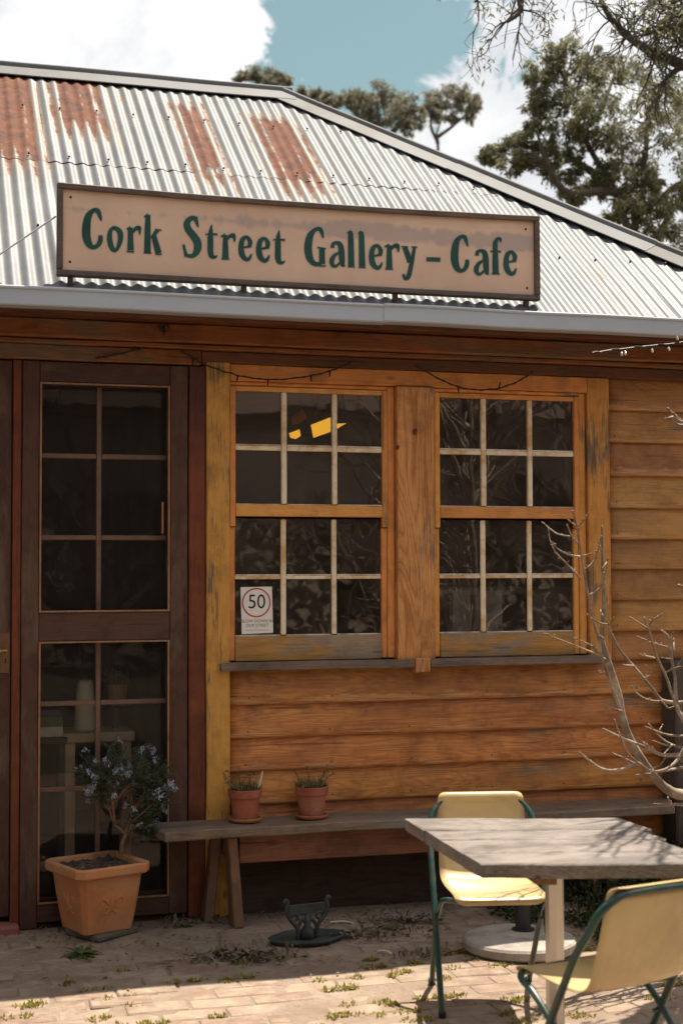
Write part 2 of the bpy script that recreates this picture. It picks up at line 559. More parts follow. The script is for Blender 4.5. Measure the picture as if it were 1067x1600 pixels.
M['brass'] = plain('old_brass', (0.45, 0.29, 0.10), 0.35, metal=0.8, var=0.3, scale=30)
M['lockplate'] = plain('brown_lock_plate', (0.17, 0.085, 0.042), 0.45, metal=0.2, var=0.2)
M['wire'] = plain('black_wire', (0.018, 0.014, 0.012), 0.5, bumps=0)
M['bulb'] = plain('pale_glass_bulb', (0.75, 0.66, 0.56), 0.15, var=0.1, bumps=0)
M['red_step'] = plain('red_painted_step', (0.30, 0.095, 0.075), 0.75, var=0.25, scale=10, dirt=(0.2, 0.12, 0.09), damt=0.3)
M['white_plastic'] = plain('white_plastic', (0.80, 0.80, 0.76), 0.5, var=0.06, bumps=0)
M['pale_wood'] = plain('pale_pine', (0.66, 0.53, 0.42), 0.6, var=0.15)
M['chair_grey'] = plain('grey_chair_back', (0.60, 0.61, 0.66), 0.55, var=0.12, bumps=0)
M['card_green'] = plain('green_card', (0.15, 0.26, 0.11), 0.6, bumps=0)
M['card_purple'] = plain('purple_card', (0.10, 0.07, 0.22), 0.6, bumps=0)
M['ochre'] = plain('ochre_glaze', (0.46, 0.30, 0.13), 0.5, bumps=0)
M['table_dark'] = plain('dark_table_wood', (0.06, 0.04, 0.03), 0.5)
M['screw'] = plain('rusty_screw', (0.10, 0.05, 0.03), 0.6, metal=0.4, bumps=0)


def leaf_mat(name, c1, c2, trans=0.25, rough=0.55):
    m, t, p = base_mat(name)
    a = nd(t, 'ShaderNodeAttribute', attribute_name='tint')
    c = mix(t, a.outputs['Fac'], c1, c2)
    t.links.new(c, p.inputs['Base Color'])
    p.inputs['Roughness'].default_value = rough
    p.inputs['Specular IOR Level'].default_value = 0.15
    tr = nd(t, 'ShaderNodeBsdfTranslucent')
    t.links.new(c, tr.inputs[0])
    ms = nd(t, 'ShaderNodeMixShader')
    ms.inputs[0].default_value = trans
    t.links.new(p.outputs[0], ms.inputs[1])
    t.links.new(tr.outputs[0], ms.inputs[2])
    t.links.new(ms.outputs[0], t.nodes['Material Output'].inputs[0])
    return m


M['euc'] = leaf_mat('hazed_eucalypt_leaves', (0.10, 0.105, 0.058), (0.27, 0.25, 0.145), 0.5)  # leaf colour lightened to stand in for haze
M['euc_far'] = leaf_mat('hazed_far_eucalypt_leaves', (0.13, 0.13, 0.09), (0.29, 0.265, 0.19), 0.5)  # distance haze put into the leaf colour
M['rosemary'] = leaf_mat('rosemary_needles', (0.045, 0.058, 0.034), (0.16, 0.18, 0.115), 0.2)
M['flower'] = leaf_mat('pale_blue_flowers', (0.36, 0.38, 0.55), (0.58, 0.58, 0.70), 0.2)
M['moss'] = leaf_mat('yellow_green_moss', (0.20, 0.18, 0.035), (0.38, 0.33, 0.08), 0.3)
M['weed'] = leaf_mat('green_weed', (0.045, 0.075, 0.020), (0.10, 0.14, 0.045), 0.25)
M['litter'] = leaf_mat('dry_leaf_litter', (0.075, 0.05, 0.03), (0.23, 0.195, 0.14), 0.1)
M['cover'] = leaf_mat('ground_cover_leaves', (0.028, 0.038, 0.014), (0.10, 0.105, 0.045), 0.2)
M['dry_plant'] = leaf_mat('dry_pot_plant', (0.10, 0.09, 0.045), (0.30, 0.235, 0.13), 0.2)
M['hedge'] = leaf_mat('garden_hedge', (0.025, 0.032, 0.016), (0.06, 0.065, 0.032), 0.15)


def glass_mat(name, rough=0.0, wav=0.04, tint=(0.92, 0.9, 0.86), dusty=0.10, ior=1.72):
    m = bpy.data.materials.new(name)
    m.use_nodes = True
    t = m.node_tree
    t.nodes.remove(t.nodes['Principled BSDF'])
    out = t.nodes['Material Output']
    tr = nd(t, 'ShaderNodeBsdfTransparent')
    tr.inputs[0].default_value = (*tint, 1)
    gl = nd(t, 'ShaderNodeBsdfGlossy')
    gl.inputs['Roughness'].default_value = rough
    fr = nd(t, 'ShaderNodeFresnel')
    fr.inputs['IOR'].default_value = ior
    vec, rnd = objcoord(t)
    b = nd(t, 'ShaderNodeBump')
    b.inputs['Strength'].default_value = wav
    b.inputs['Distance'].default_value = 0.02
    t.links.new(noise_n(t, vec, 4.0, 2, 0.5), b.inputs['Height'])
    t.links.new(b.outputs[0], gl.inputs['Normal'])
    ms = nd(t, 'ShaderNodeMixShader')
    t.links.new(fr.outputs[0], ms.inputs[0])
    t.links.new(tr.outputs[0], ms.inputs[1])
    t.links.new(gl.outputs[0], ms.inputs[2])
    df = nd(t, 'ShaderNodeBsdfDiffuse')
    df.inputs[0].default_value = (0.55, 0.42, 0.36, 1)
    md_ = nd(t, 'ShaderNodeMixShader')
    dust = mth(t, 'MULTIPLY', ramp(t, noise_n(t, vec, 2.6, 6, 0.65), 0.25, 0.8), dusty)
    t.links.new(dust, md_.inputs[0])
    t.links.new(ms.outputs[0], md_.inputs[1])
    t.links.new(df.outputs[0], md_.inputs[2])
    t.links.new(md_.outputs[0], out.inputs[0])
    return m


M['glass'] = glass_mat('old_window_glass', dusty=0.10)
M['door_glass'] = glass_mat('old_door_glass', dusty=0.015, ior=1.38)


def mesh_screen():
    m = bpy.data.materials.new('fly_screen_mesh')
    m.use_nodes = True
    t = m.node_tree
    p = t.nodes['Principled BSDF']
    p.inputs['Base Color'].default_value = (0.030, 0.024, 0.023, 1)
    p.inputs['Roughness'].default_value = 0.7
    tr = nd(t, 'ShaderNodeBsdfTransparent')
    ms = nd(t, 'ShaderNodeMixShader')
    ms.inputs[0].default_value = 0.20
    t.links.new(tr.outputs[0], ms.inputs[1])
    t.links.new(p.outputs[0], ms.inputs[2])
    t.links.new(ms.outputs[0], t.nodes['Material Output'].inputs[0])
    return m


M['screen'] = mesh_screen()
M['hall'] = plain('cream_rendered_wall', (0.52, 0.41, 0.34), 0.9, var=0.25, scale=1.5, bumps=0)
M['hall_roof'] = plain('dull_red_roof', (0.11, 0.07, 0.055), 0.8, bumps=0)


def emit_mat(name, col, s):
    m, t, p = base_mat(name)
    p.inputs['Base Color'].default_value = (*col, 1)
    p.inputs['Emission Color'].default_value = (*col, 1)
    p.inputs['Emission Strength'].default_value = s
    return m


def roof_mat():
    m, t, p = base_mat('galvanised_corrugated_iron')
    vec, rnd = objcoord(t)
    at = nd(t, 'ShaderNodeAttribute', attribute_name='rust')
    va = nd(t, 'ShaderNodeAttribute', attribute_name='valley')
    big = noise_n(t, vec, 2.2, 6, 0.65)
    fine = noise_n(t, vec, 26, 5, 0.65)
    mp = nd(t, 'ShaderNodeMapping')
    mp.inputs['Scale'].default_value = (9, 0.7, 0.7)
    t.links.new(vec, mp.inputs[0])
    streak = noise_n(t, mp.outputs[0], 3.0, 5, 0.6)
    c = mix(t, ramp(t, big, 0.35, 0.68), (0.078, 0.084, 0.096), (0.130, 0.134, 0.142))
    c = mix(t, mth(t, 'MULTIPLY', ramp(t, streak, 0.45, 0.72), 0.55), c, (0.058, 0.056, 0.056))
    # rust: ragged edge, orange rim and brown heart, heavier in the valleys
    rr = mth(t, 'ADD', at.outputs['Fac'], mth(t, 'MULTIPLY', mth(t, 'SUBTRACT', noise_n(t, vec, 9, 7, 0.7), 0.5), 0.75))
    rr = mth(t, 'ADD', rr, mth(t, 'MULTIPLY', mth(t, 'SUBTRACT', fine, 0.5), 0.45))
    rr = mth(t, 'ADD', rr, mth(t, 'MULTIPLY', mth(t, 'SUBTRACT', va.outputs['Fac'], 0.5), 0.42))
    rr = mth(t, 'ADD', rr, mth(t, 'MULTIPLY', mth(t, 'SUBTRACT', streak, 0.5), mth(t, 'MULTIPLY', ramp(t, at.outputs['Fac'], 0.0, 0.3), 0.9)))
    halo = ramp(t, rr, 0.14, 0.42)
    core = ramp(t, rr, 0.42, 0.66)
    c = mix(t, mth(t, 'MULTIPLY', halo, 0.62), c, (0.145, 0.092, 0.055))
    rc = mix(t, ramp(t, noise_n(t, vec, 13, 5, 0.6), 0.35, 0.65), (0.062, 0.020, 0.012), (0.165, 0.050, 0.020))
    c = mix(t, mth(t, 'MULTIPLY', core, 0.92), c, rc)
    # small rust freckles everywhere
    fr = ramp(t, noise_n(t, vec, 16, 6, 0.75), 0.70, 0.76)
    c = mix(t, mth(t, 'MULTIPLY', fr, 0.5), c, (0.26, 0.15, 0.09))
    t.links.new(c, p.inputs['Base Color'])
    mr = nd(t, 'ShaderNodeMapRange')
    t.links.new(core, mr.inputs[0])
    mr.inputs[3].default_value = 0.12
    mr.inputs[4].default_value = 0.0
    t.links.new(mr.outputs[0], p.inputs['Metallic'])
    mr2 = nd(t, 'ShaderNodeMapRange')
    t.links.new(core, mr2.inputs[0])
    mr2.inputs[3].default_value = 0.5
    mr2.inputs[4].default_value = 0.85
    t.links.new(mr2.outputs[0], p.inputs['Roughness'])
    p.inputs['Specular IOR Level'].default_value = 0.22
    bump(t, p, mth(t, 'ADD', fine, mth(t, 'MULTIPLY', big, 2.0)), 0.15, 0.004)
    return m


M['roof'] = roof_mat()
M['ridge'] = plain('grey_ridge_cap', (0.155, 0.155, 0.16), 0.65, metal=0.0, spec=0.12, var=0.12, scale=3, bumps=0.05, dirt=(0.11, 0.095, 0.085), damt=0.3)


def brick_mat():
    m, t, p = base_mat('dusty_paving_brick')
    vec, rnd = objcoord(t)
    c = mix(t, rnd, (0.178, 0.104, 0.074), (0.262, 0.185, 0.137))
    c = mix(t, ramp(t, noise_n(t, vec, 9, 6, 0.65), 0.4, 0.7), c, (0.335, 0.262, 0.192))
    c = mix(t, mth(t, 'MULTIPLY', ramp(t, noise_n(t, vec, 30, 5, 0.7), 0.55, 0.75), 0.7), c, (0.12, 0.08, 0.058))
    t.links.new(c, p.inputs['Base Color'])
    p.inputs['Roughness'].default_value = 0.92
    bump(t, p, noise_n(t, vec, 38, 6, 0.65), 0.5, 0.006)
    return m


M['brick'] = brick_mat()


def soil_ground():
    m, t, p = base_mat('sandy_ground')
    tcn = nd(t, 'ShaderNodeTexCoord')
    v = tcn.outputs['Object']
    c = mix(t, ramp(t, noise_n(t, v, 3.0, 8, 0.65), 0.35, 0.68), (0.20, 0.138, 0.10), (0.30, 0.23, 0.172))
    c = mix(t, mth(t, 'MULTIPLY', ramp(t, noise_n(t, v, 42, 5, 0.7), 0.5, 0.7), 0.6), c, (0.12, 0.085, 0.06))
    t.links.new(c, p.inputs['Base Color'])
    p.inputs['Roughness'].default_value = 0.98
    bump(t, p, noise_n(t, v, 55, 6, 0.7), 0.6, 0.01)
    return m


M['ground'] = soil_ground()
M['lawn'] = plain('dull_garden_earth', (0.085, 0.075, 0.042), 1.0, var=0.4, scale=0.6, bumps=0.0)


def sign_mat():
    m, t, p = base_mat('faded_peach_sign_paint')
    tcn = nd(t, 'ShaderNodeTexCoord')
    v = tcn.outputs['Object']
    sx = nd(t, 'ShaderNodeSeparateXYZ')
    t.links.new(v, sx.inputs[0])
    c = mix(t, ramp(t, noise_n(t, v, 3.5, 6, 0.6), 0.35, 0.7), (0.70, 0.465, 0.345), (0.80, 0.56, 0.42))
    # a grey-mauve band where older lettering was painted over (chalky, blotchy)
    z = sx.outputs['Z']
    slope = mth(t, 'SUBTRACT', z, mth(t, 'MULTIPLY', sx.outputs['X'], -0.012))
    b0 = mth(t, 'SUBTRACT', 1.0, mth(t, 'DIVIDE', mth(t, 'ABSOLUTE', mth(t, 'SUBTRACT', slope, 0.083)), 0.052))
    mpp = nd(t, 'ShaderNodeMapping')
    mpp.inputs['Scale'].default_value = (1.0, 1.0, 0.35)
    t.links.new(v, mpp.inputs[0])
    nz = noise_n(t, mpp.outputs[0], 9, 4, 0.6)
    xr = nd(t, 'ShaderNodeMapRange')
    t.links.new(sx.outputs['X'], xr.inputs[0])
    xr.inputs[1].default_value = -0.9
    xr.inputs[2].default_value = 0.35
    xr.inputs[3].default_value = -0.22
    xr.inputs[4].default_value = 0.16
    bm_ = ramp(t, mth(t, 'ADD', mth(t, 'ADD', mth(t, 'MULTIPLY', b0, 0.35), mth(t, 'SUBTRACT', nz, 0.25)), xr.outputs[0]), 0.40, 0.56)
    bm_ = mth(t, 'MULTIPLY', bm_, ramp(t, b0, 0.0, 0.25))
    c = mix(t, mth(t, 'MULTIPLY', bm_, 0.8), c, (0.46, 0.355, 0.335))
    # rain streaks below the letters
    mps = nd(t, 'ShaderNodeMapping')
    mps.inputs['Scale'].default_value = (14, 1, 0.8)
    t.links.new(v, mps.inputs[0])
    st = ramp(t, noise_n(t, mps.outputs[0], 2.0, 4, 0.6), 0.58, 0.75)
    c = mix(t, mth(t, 'MULTIPLY', st, 0.28), c, (0.62, 0.49, 0.38))
    c = mix(t, mth(t, 'MULTIPLY', ramp(t, noise_n(t, v, 18, 6, 0.7), 0.62, 0.78), 0.35), c, (0.34, 0.21, 0.15))
    t.links.new(c, p.inputs['Base Color'])
    p.inputs['Roughness'].default_value = 0.6
    return m


M['sign'] = sign_mat()
M['sign_frame'] = wood('grey_brown_sign_frame', (0.17, 0.125, 0.105), (0.085, 0.062, 0.055), 'X', 0.7, (0.2, 0.17, 0.16), 0.2, 3, 0.5)
M['letter'] = plain('dark_green_sign_paint', (0.010, 0.072, 0.060), 0.5, var=0.35, scale=9, bumps=0)
M['letter_edge'] = plain('pale_letter_edge', (0.52, 0.45, 0.38), 0.6, bumps=0)
M['paper'] = plain('white_notice_paper', (0.78, 0.76, 0.74), 0.6, var=0.04, bumps=0)
M['ink'] = plain('black_ink', (0.02, 0.02, 0.025), 0.6, bumps=0)
M['ink_grey'] = plain('grey_ink', (0.16, 0.16, 0.17), 0.6, bumps=0)
M['ink_red'] = plain('red_ink', (0.50, 0.07, 0.06), 0.6, bumps=0)
M['lamp_glow'] = emit_mat('lit_amber_glass', (1.0, 0.50, 0.04), 0.42)
M['ceiling_glow'] = plain('orange_ceiling_glow', (0.35, 0.15, 0.06), 0.4, bumps=0)  # flat orange standing in for the glow on the ceiling

# ==================================================================== SETTING
# ground: one sheet to the horizon, brick paving laid on it
GZ = -0.012
bm = bmesh.new()
bmesh.ops.create_grid(bm, x_segments=2, y_segments=2, size=400, matrix=Matrix.Translation((0, 0, -0.03)))
obj('ground', bm, M['lawn'], kind='structure')
bm = bmesh.new()
bmesh.ops.create_grid(bm, x_segments=150, y_segments=100, size=1, matrix=Matrix.Translation((2.2, -1.9, -0.0026)) @ Matrix.Diagonal((4.2, 2.9, 1, 1)))
for v in bm.verts:
    v.co.z += 0.007 * noise.noise(v.co * 3.0) + 0.005 * noise.noise(v.co * 11.0)
obj('sand_bed', bm, M['ground'], kind='structure', smooth=True)

patio = empty('brick_patio', (1.9, -1.0, 0))
tag(patio, kind='structure')
bl, bw = 0.235, 0.115
protos = []
for k in range(6):
    b = bmesh.new()
    add_box(b, (-bl / 2 + 0.003, -bw / 2 + 0.003, -0.05), (bl / 2 - 0.003, bw / 2 - 0.003, 0.0), 0.006)
    for v in b.verts:
        v.co += noise.noise_vector(v.co * 9 + Vector((k * 5, 0, 0))) * 0.003
    me = bpy.data.meshes.new('brick')
    b.to_mesh(me)
    b.free()
    me.materials.append(M['brick'])
    protos.append(me)
rb = random.Random(3)
count = 0
far_v, far_f = [], []
for j in range(-2, 40):
    for i in range(-8, 26):
        x = 0.1 + (i + (0.5 if j % 2 else 0)) * bl + rb.uniform(-0.004, 0.004)
        y = 0.05 - j * bw + rb.uniform(-0.003, 0.003)
        if y > 0.06:
            continue
        d = (Vector((x, y, 0)) - EYE)
        dep = d.dot(fwd)
        px = 533.5 + FPX * d.dot(rt2) / dep
        py = 800 + FPX * d.dot(dn2) / dep
        zz = rb.uniform(-0.004, 0.003) + 0.006 * noise.noise(Vector((x * 1.3, y * 1.3, 0)))
        tilt = (rb.gauss(0, 0.010), rb.gauss(0, 0.007), rb.gauss(0, 0.014))
        if -25 < px < 1090 and py < 1625 and count < 300:
            o = bpy.data.objects.new('brick', protos[rb.randrange(6)])
            COL.objects.link(o)
            o.parent = patio
            o.location = (x - 1.9, y + 1.0, zz)
            o.rotation_euler = tilt
            count += 1
        else:
            n0 = len(far_v)
            for sx_, sy_, sz_ in ((-1, -1, 0), (1, -1, 0), (1, 1, 0), (-1, 1, 0), (-1, -1, -1), (1, -1, -1), (1, 1, -1), (-1, 1, -1)):
                far_v.append((x + sx_ * (bl / 2 - 0.005), y + sy_ * (bw / 2 - 0.005), zz + sz_ * 0.05))
            for f in ((0, 1, 2, 3), (0, 4, 5, 1), (1, 5, 6, 2), (2, 6, 7, 3), (3, 7, 4, 0)):
                far_f.append(tuple(n0 + q for q in f))
pymesh('outer_bricks', far_v, far_f, M['brick'], patio, kind='stuff')

# interior room (seen through the panes)
bm = bmesh.new()
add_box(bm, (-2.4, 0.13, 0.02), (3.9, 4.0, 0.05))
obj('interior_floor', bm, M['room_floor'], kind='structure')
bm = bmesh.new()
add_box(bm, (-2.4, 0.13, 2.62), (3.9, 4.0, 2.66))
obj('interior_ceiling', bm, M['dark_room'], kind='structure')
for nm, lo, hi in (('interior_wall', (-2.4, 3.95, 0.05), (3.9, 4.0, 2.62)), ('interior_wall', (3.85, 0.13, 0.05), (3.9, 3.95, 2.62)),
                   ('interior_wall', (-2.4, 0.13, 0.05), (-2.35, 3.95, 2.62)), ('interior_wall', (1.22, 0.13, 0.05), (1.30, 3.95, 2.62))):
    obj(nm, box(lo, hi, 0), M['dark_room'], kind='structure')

# ==================================================================== THE CAFE
cafe = empty('cafe_building', (1.8, 0, 0), 0, 'old timber cafe with rusty corrugated iron roof and honey weatherboards', 'building')


def part(name, bm, mat, parent=cafe, **k):
    return obj(name, bm, mat, parent, **k)


# wall lining behind the boards (boxes round the openings)
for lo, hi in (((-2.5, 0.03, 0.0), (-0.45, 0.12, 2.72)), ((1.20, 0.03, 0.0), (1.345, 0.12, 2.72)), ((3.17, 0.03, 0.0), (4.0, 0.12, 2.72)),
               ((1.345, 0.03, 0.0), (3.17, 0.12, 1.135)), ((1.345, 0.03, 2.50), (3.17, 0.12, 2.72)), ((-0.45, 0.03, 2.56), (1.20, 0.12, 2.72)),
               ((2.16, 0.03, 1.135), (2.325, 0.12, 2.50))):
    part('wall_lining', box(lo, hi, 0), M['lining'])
for lo, hi in (((3.93, 0.12, 0), (4.0, 4.05, 2.72)), ((-2.5, 4.05, 0), (4.0, 4.12, 2.72)), ((-2.57, 0.03, 0), (-2.5, 4.12, 2.72))):
    part('outer_wall', box(lo, hi, 0), M['board_r'])


# weatherboards, each a board of its own with a rounded lower edge
def weatherboard(x0, x1, z0, z1, mat, seed, yb=0.0):
    bm = bmesh.new()
    h = z1 - z0
    prof = [(yb - 0.004, z1 + 0.012), (yb - 0.010, z1 - 0.004), (yb - 0.023, z0 + h * 0.55), (yb - 0.034, z0 + h * 0.22), (yb - 0.036, z0 + 0.014),
            (yb - 0.032, z0 + 0.004), (yb - 0.022, z0), (yb + 0.004, z0 + 0.001), (yb + 0.004, z1 + 0.012)]
    n = max(6, int((x1 - x0) / 0.07))
    rings = []
    for i in range(n + 1):
        x = x0 + (x1 - x0) * i / n
        w = noise.noise(Vector((x * 2.2, seed * 3.7, 0)))
        w2 = noise.noise(Vector((x * 7.0, seed * 5.1, 2)))
        rings.append([bm.verts.new((x, y + (w * 0.003 if y < yb else 0), z + (w * 0.0035 + w2 * 0.0018) * (1 if z < z0 + 0.05 else 0.2)))
                      for y, z in prof])
    m_ = len(prof)
    for i in range(n):
        for k in range(m_):
            f = bm.faces.new((rings[i][k], rings[i + 1][k], rings[i + 1][(k + 1) % m_], rings[i][(k + 1) % m_]))
            f.smooth = k < 6
    bm.faces.new(rings[0])
    bm.faces.new(rings[-1][::-1])
    return bm


zs = [2.545, 2.388, 2.224, 2.056, 1.893, 1.737, 1.585, 1.430, 1.275, 1.130]
for i in range(len(zs) - 1):
    part('weatherboard', weatherboard(3.274, 3.94, zs[i + 1], zs[i], M['board_r'], i + 20), M['board_r'])
zs = [1.130, 0.960, 0.806, 0.653, 0.500, 0.350, 0.235]
for i in range(len(zs) - 1):
    part('weatherboard', weatherboard(1.338, 3.94, zs[i + 1], zs[i], M['board'], i + 1), M['board'])
for i in range(16):
    part('weatherboard', weatherboard(-2.5, -0.47, 2.545 - (i + 1) * 0.157, 2.545 - i * 0.157, M['board_r'], i + 60), M['board_r'])
bm = bmesh.new()
rn = random.Random(17)
for zz in (0.244, 0.362, 0.512, 0.665, 0.818, 0.972):
    for k in range(7):
        x = 1.42 + k * 0.40 + rn.uniform(-0.012, 0.012)
        bmesh.ops.create_icosphere(bm, subdivisions=1, radius=0.0042, matrix=Matrix.Translation((x, -0.0365, zz + 0.022)) @ Matrix.Diagonal((1, 0.45, 1, 1)))
for zz in (1.285, 1.44, 1.595, 1.747, 1.903, 2.066, 2.234, 2.398):
    for x in (3.31, 3.72):
        bmesh.ops.create_icosphere(bm, subdivisions=1, radius=0.0042, matrix=Matrix.Translation((x + rn.uniform(-0.01, 0.01), -0.0365, zz + 0.022)) @ Matrix.Diagonal((1, 0.45, 1, 1)))
part('nail_heads', bm, M['screw'], kind='stuff')
part('shade_plinth_board', rough_box((1.338, -0.004, -0.05), (3.94, 0.03, 0.235), 0, 12, 0.004, 0.003, 5), M['plinth'])  # dark board stands in for the shaded gap at the wall's foot
part('corner_stop', box((3.94, -0.034, 0.0), (4.02, 0.03, 2.545), 0.004), M['board_r'])

# eaves: soffit, the two beams
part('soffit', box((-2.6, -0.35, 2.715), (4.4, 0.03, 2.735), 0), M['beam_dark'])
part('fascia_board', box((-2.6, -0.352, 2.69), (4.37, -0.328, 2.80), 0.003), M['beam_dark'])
part('top_beam', rough_box((-2.6, -0.115, 2.628), (4.1, 0.03, 2.714), 0, 40, 0.005, 0.008, 2), M['beam'])
bm = rough_box((-2.6, -0.090, 2.604), (4.1, 0.03, 2.626), 0, 40, 0.004, 0.005, 3)
part('beam_moulding', bm, M['beam'])
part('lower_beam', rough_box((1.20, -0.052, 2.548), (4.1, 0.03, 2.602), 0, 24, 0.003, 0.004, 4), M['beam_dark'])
part('door_lintel', rough_box((-0.6, -0.060, 2.535), (1.198, 0.03, 2.602), 0, 14, 0.003, 0.004, 6), M['beam'])

# posts and trims
part('painted_post', rough_box((1.226, -0.050, 0.0), (1.336, 0.03, 2.575), 2, 26, 0.003, 0.005, 8), M['post_paint'])
part('door_jamb', rough_box((1.146, -0.036, 0.0), (1.224, 0.03, 2.534), 2, 12, 0.002, 0.004, 9), M['jamb'])
part('window_header', rough_box((1.338, -0.046, 2.470), (3.150, 0.03, 2.546), 0, 16, 0.002, 0.004, 10), M['header'])
part('corner_trim', rough_box((3.152, -0.044, 1.132), (3.272, 0.03, 2.546), 2, 16, 0.002, 0.004, 12), M['post_paint'])
# middle post, its foot running down over the sill as a ragged tongue
bm = rough_box((2.148, -0.060, 1.150), (2.336, 0.03, 2.468), 2, 16, 0.003, 0.004, 14)
add_box(bm, (2.225, -0.088, 1.098), (2.300, -0.005, 1.166), 0.004)
part('middle_post', bm, M['post_mid'])
for px_, py_, r_ in ((648, 674, 0.0125), (621, 699, 0.0085)):
    c = aty(px_, py_, -0.0615)
    bm = bmesh.new()
    add_lathe(bm, [(0.0, 0.004), (r_ * 0.5, 0.0035), (r_, 0.0)], 12)
    bmesh.ops.rotate(bm, verts=bm.verts, matrix=Matrix.Rotation(PI / 2, 3, 'X'))
    for v in bm.verts:
        v.co.z *= 1.35
        v.co.x += 0.15 * v.co.z
        v.co += noise.noise_vector(v.co * 90 + Vector((px_, 0, 0))) * 0.0025
    bmesh.ops.translate(bm, verts=bm.verts, vec=c)
    part('knot', bm, M['knot'])


# sash windows
def sash_window(x0, x1, cols, seed):
    """x0..x1: overall; cols: glass column edges. rows from the photo's heights"""
    w = empty('sash_window', (0, 0, 0))
    w.parent = cafe
    zc = 1.80
    w.location = Vector(((x0 + x1) / 2, 0, zc)) - ORG[cafe.name]
    ORG[w.name] = Vector(((x0 + x1) / 2, 0, zc))
    g0, g1 = cols[0][0], cols[-1][1]
    ru = [(2.176, 2.424), (1.896, 2.146)]       # upper sash glass rows
    rl = [(1.566, 1.828), (1.283, 1.542)]
    yo, yl = -0.030, -0.012                     # front face of the upper and of the lower sash

    def bx(n, lo, hi, m, b=0.003):
        return obj(n, box(lo, hi, b), m, w)
    # outer frame
    bx('frame', (x0, -0.020, 1.166), (g0 - 0.030, 0.03, 2.468), M['frame'])
    bx('frame', (g1 + 0.030, -0.020, 1.166), (x1, 0.03, 2.468), M['frame'])
    bx('frame', (g0 - 0.029, -0.022, 2.450), (g1 + 0.029, 0.03, 2.469), M['frame_h'])
    # upper sash: stiles run down past the meeting rail as horns
    for a, b in ((g0 - 0.029, g0 - 0.002), (g1 + 0.002, g1 + 0.029)):
        bx('sash_stile', (a, yo, 1.790), (b, 0.0, 2.4485), M['frame'])
        bx('sash_stile', (a, yl, 1.166), (b, 0.02, 1.788), M['frame'])
    bx('sash_rail', (g0 - 0.0015, yo + 0.001, 2.425), (g1 + 0.0015, 0.0, 2.448), M['frame_h'])
    bx('meeting_rail', (g0 - 0.0015, yo - 0.002, 1.838), (g1 + 0.0015, 0.0, 1.893), M['frame_h'])
    bx('bottom_rail', (g0 - 0.0015, yl - 0.004, 1.162), (g1 + 0.0015, 0.02, 1.279), M['rail_grey'], 0.004)
    # glazing bars with pale putty fillets
    for rows, y in ((ru, yo), (rl, yl)):
        top, bot = rows[0][1], rows[1][0]
        for (a0, a1), (b0, b1) in zip(cols[:-1], cols[1:]):
            bx('muntin', (a1 + 0.002, y + 0.002, bot), (b0 - 0.002, 0.005, top), M['muntin'], 0.004)
        zb0, zb1 = rows[1][1], rows[0][0]
        for a, b in cols:
            bx('muntin', (a - 0.0015, y + 0.005, zb0 + 0.002), (b + 0.0015, 0.004, zb1 - 0.007), M['muntin'], 0.003)
            for r in rows:
                bx('putty', (a, y + 0.0075, r[0] - 0.0068), (b, 0.003, r[0] + 0.0015), M['putty'], 0.002)
                gy = y + 0.018
                bmg = bmesh.new()
                add_box(bmg, (a - 0.0012, gy, r[0] + 0.001), (b + 0.0012, gy + 0.003, r[1] + 0.001))
                tilt = Matrix.Rotation(random.Random(seed + a * 97 + r[0] * 31).gauss(0, 0.004), 3, 'X') @ \
                    Matrix.Rotation(random.Random(seed + a * 57 + r[0] * 11).gauss(0, 0.004), 3, 'Z')
                cc = Vector(((a + b) / 2, gy, (r[0] + r[1]) / 2))
                for v in bmg.verts:
                    v.co = tilt @ (v.co - cc) + cc
                obj('pane', bmg, M['glass'], w)
    return w


def colx(pxs):
    return [(aty(a, 800).x, aty(b, 800).x) for a, b in pxs]


cl = colx(((367, 437.5), (447, 516.5), (525.5, 594)))
cr = colx(((685, 748.5), (757.5, 821), (829.5, 893)))
sash_window(1.340, 2.146, cl, 1)
sash_window(2.338, 3.150, cr, 2)
# sill in two lengths either side of the tongue
part('window_sill', rough_box((1.287, -0.085, 1.122), (2.223, 0.0, 1.160), 0, 10, 0.003, 0.004, 21), M['sill'])
part('window_sill', rough_box((2.302, -0.085, 1.122), (3.215, 0.0, 1.160), 0, 10, 0.003, 0.004, 22), M['sill'])

# ---------------------------------------------------------------- doors
dr = empty('screen_door', (0, 0, 0))
dr.parent = cafe
dr.location = Vector((0.77, -0.02, 0)) - ORG[cafe.name]
ORG[dr.name] = Vector((0.77, -0.02, 0))
DX0, DX1, DT, DY0, DY1 = 0.395, 1.140, 2.530, -0.040, -0.002
sx0, sx1 = aty(64, 800, DY0).x, aty(264, 800, DY0).x
zt1, zt0 = 2.430, 1.405
zl1, zl0 = 1.265, 0.115


def dbx(n, lo, hi, m, b=0.003):
    return obj(n, box(lo, hi, b), m, dr)


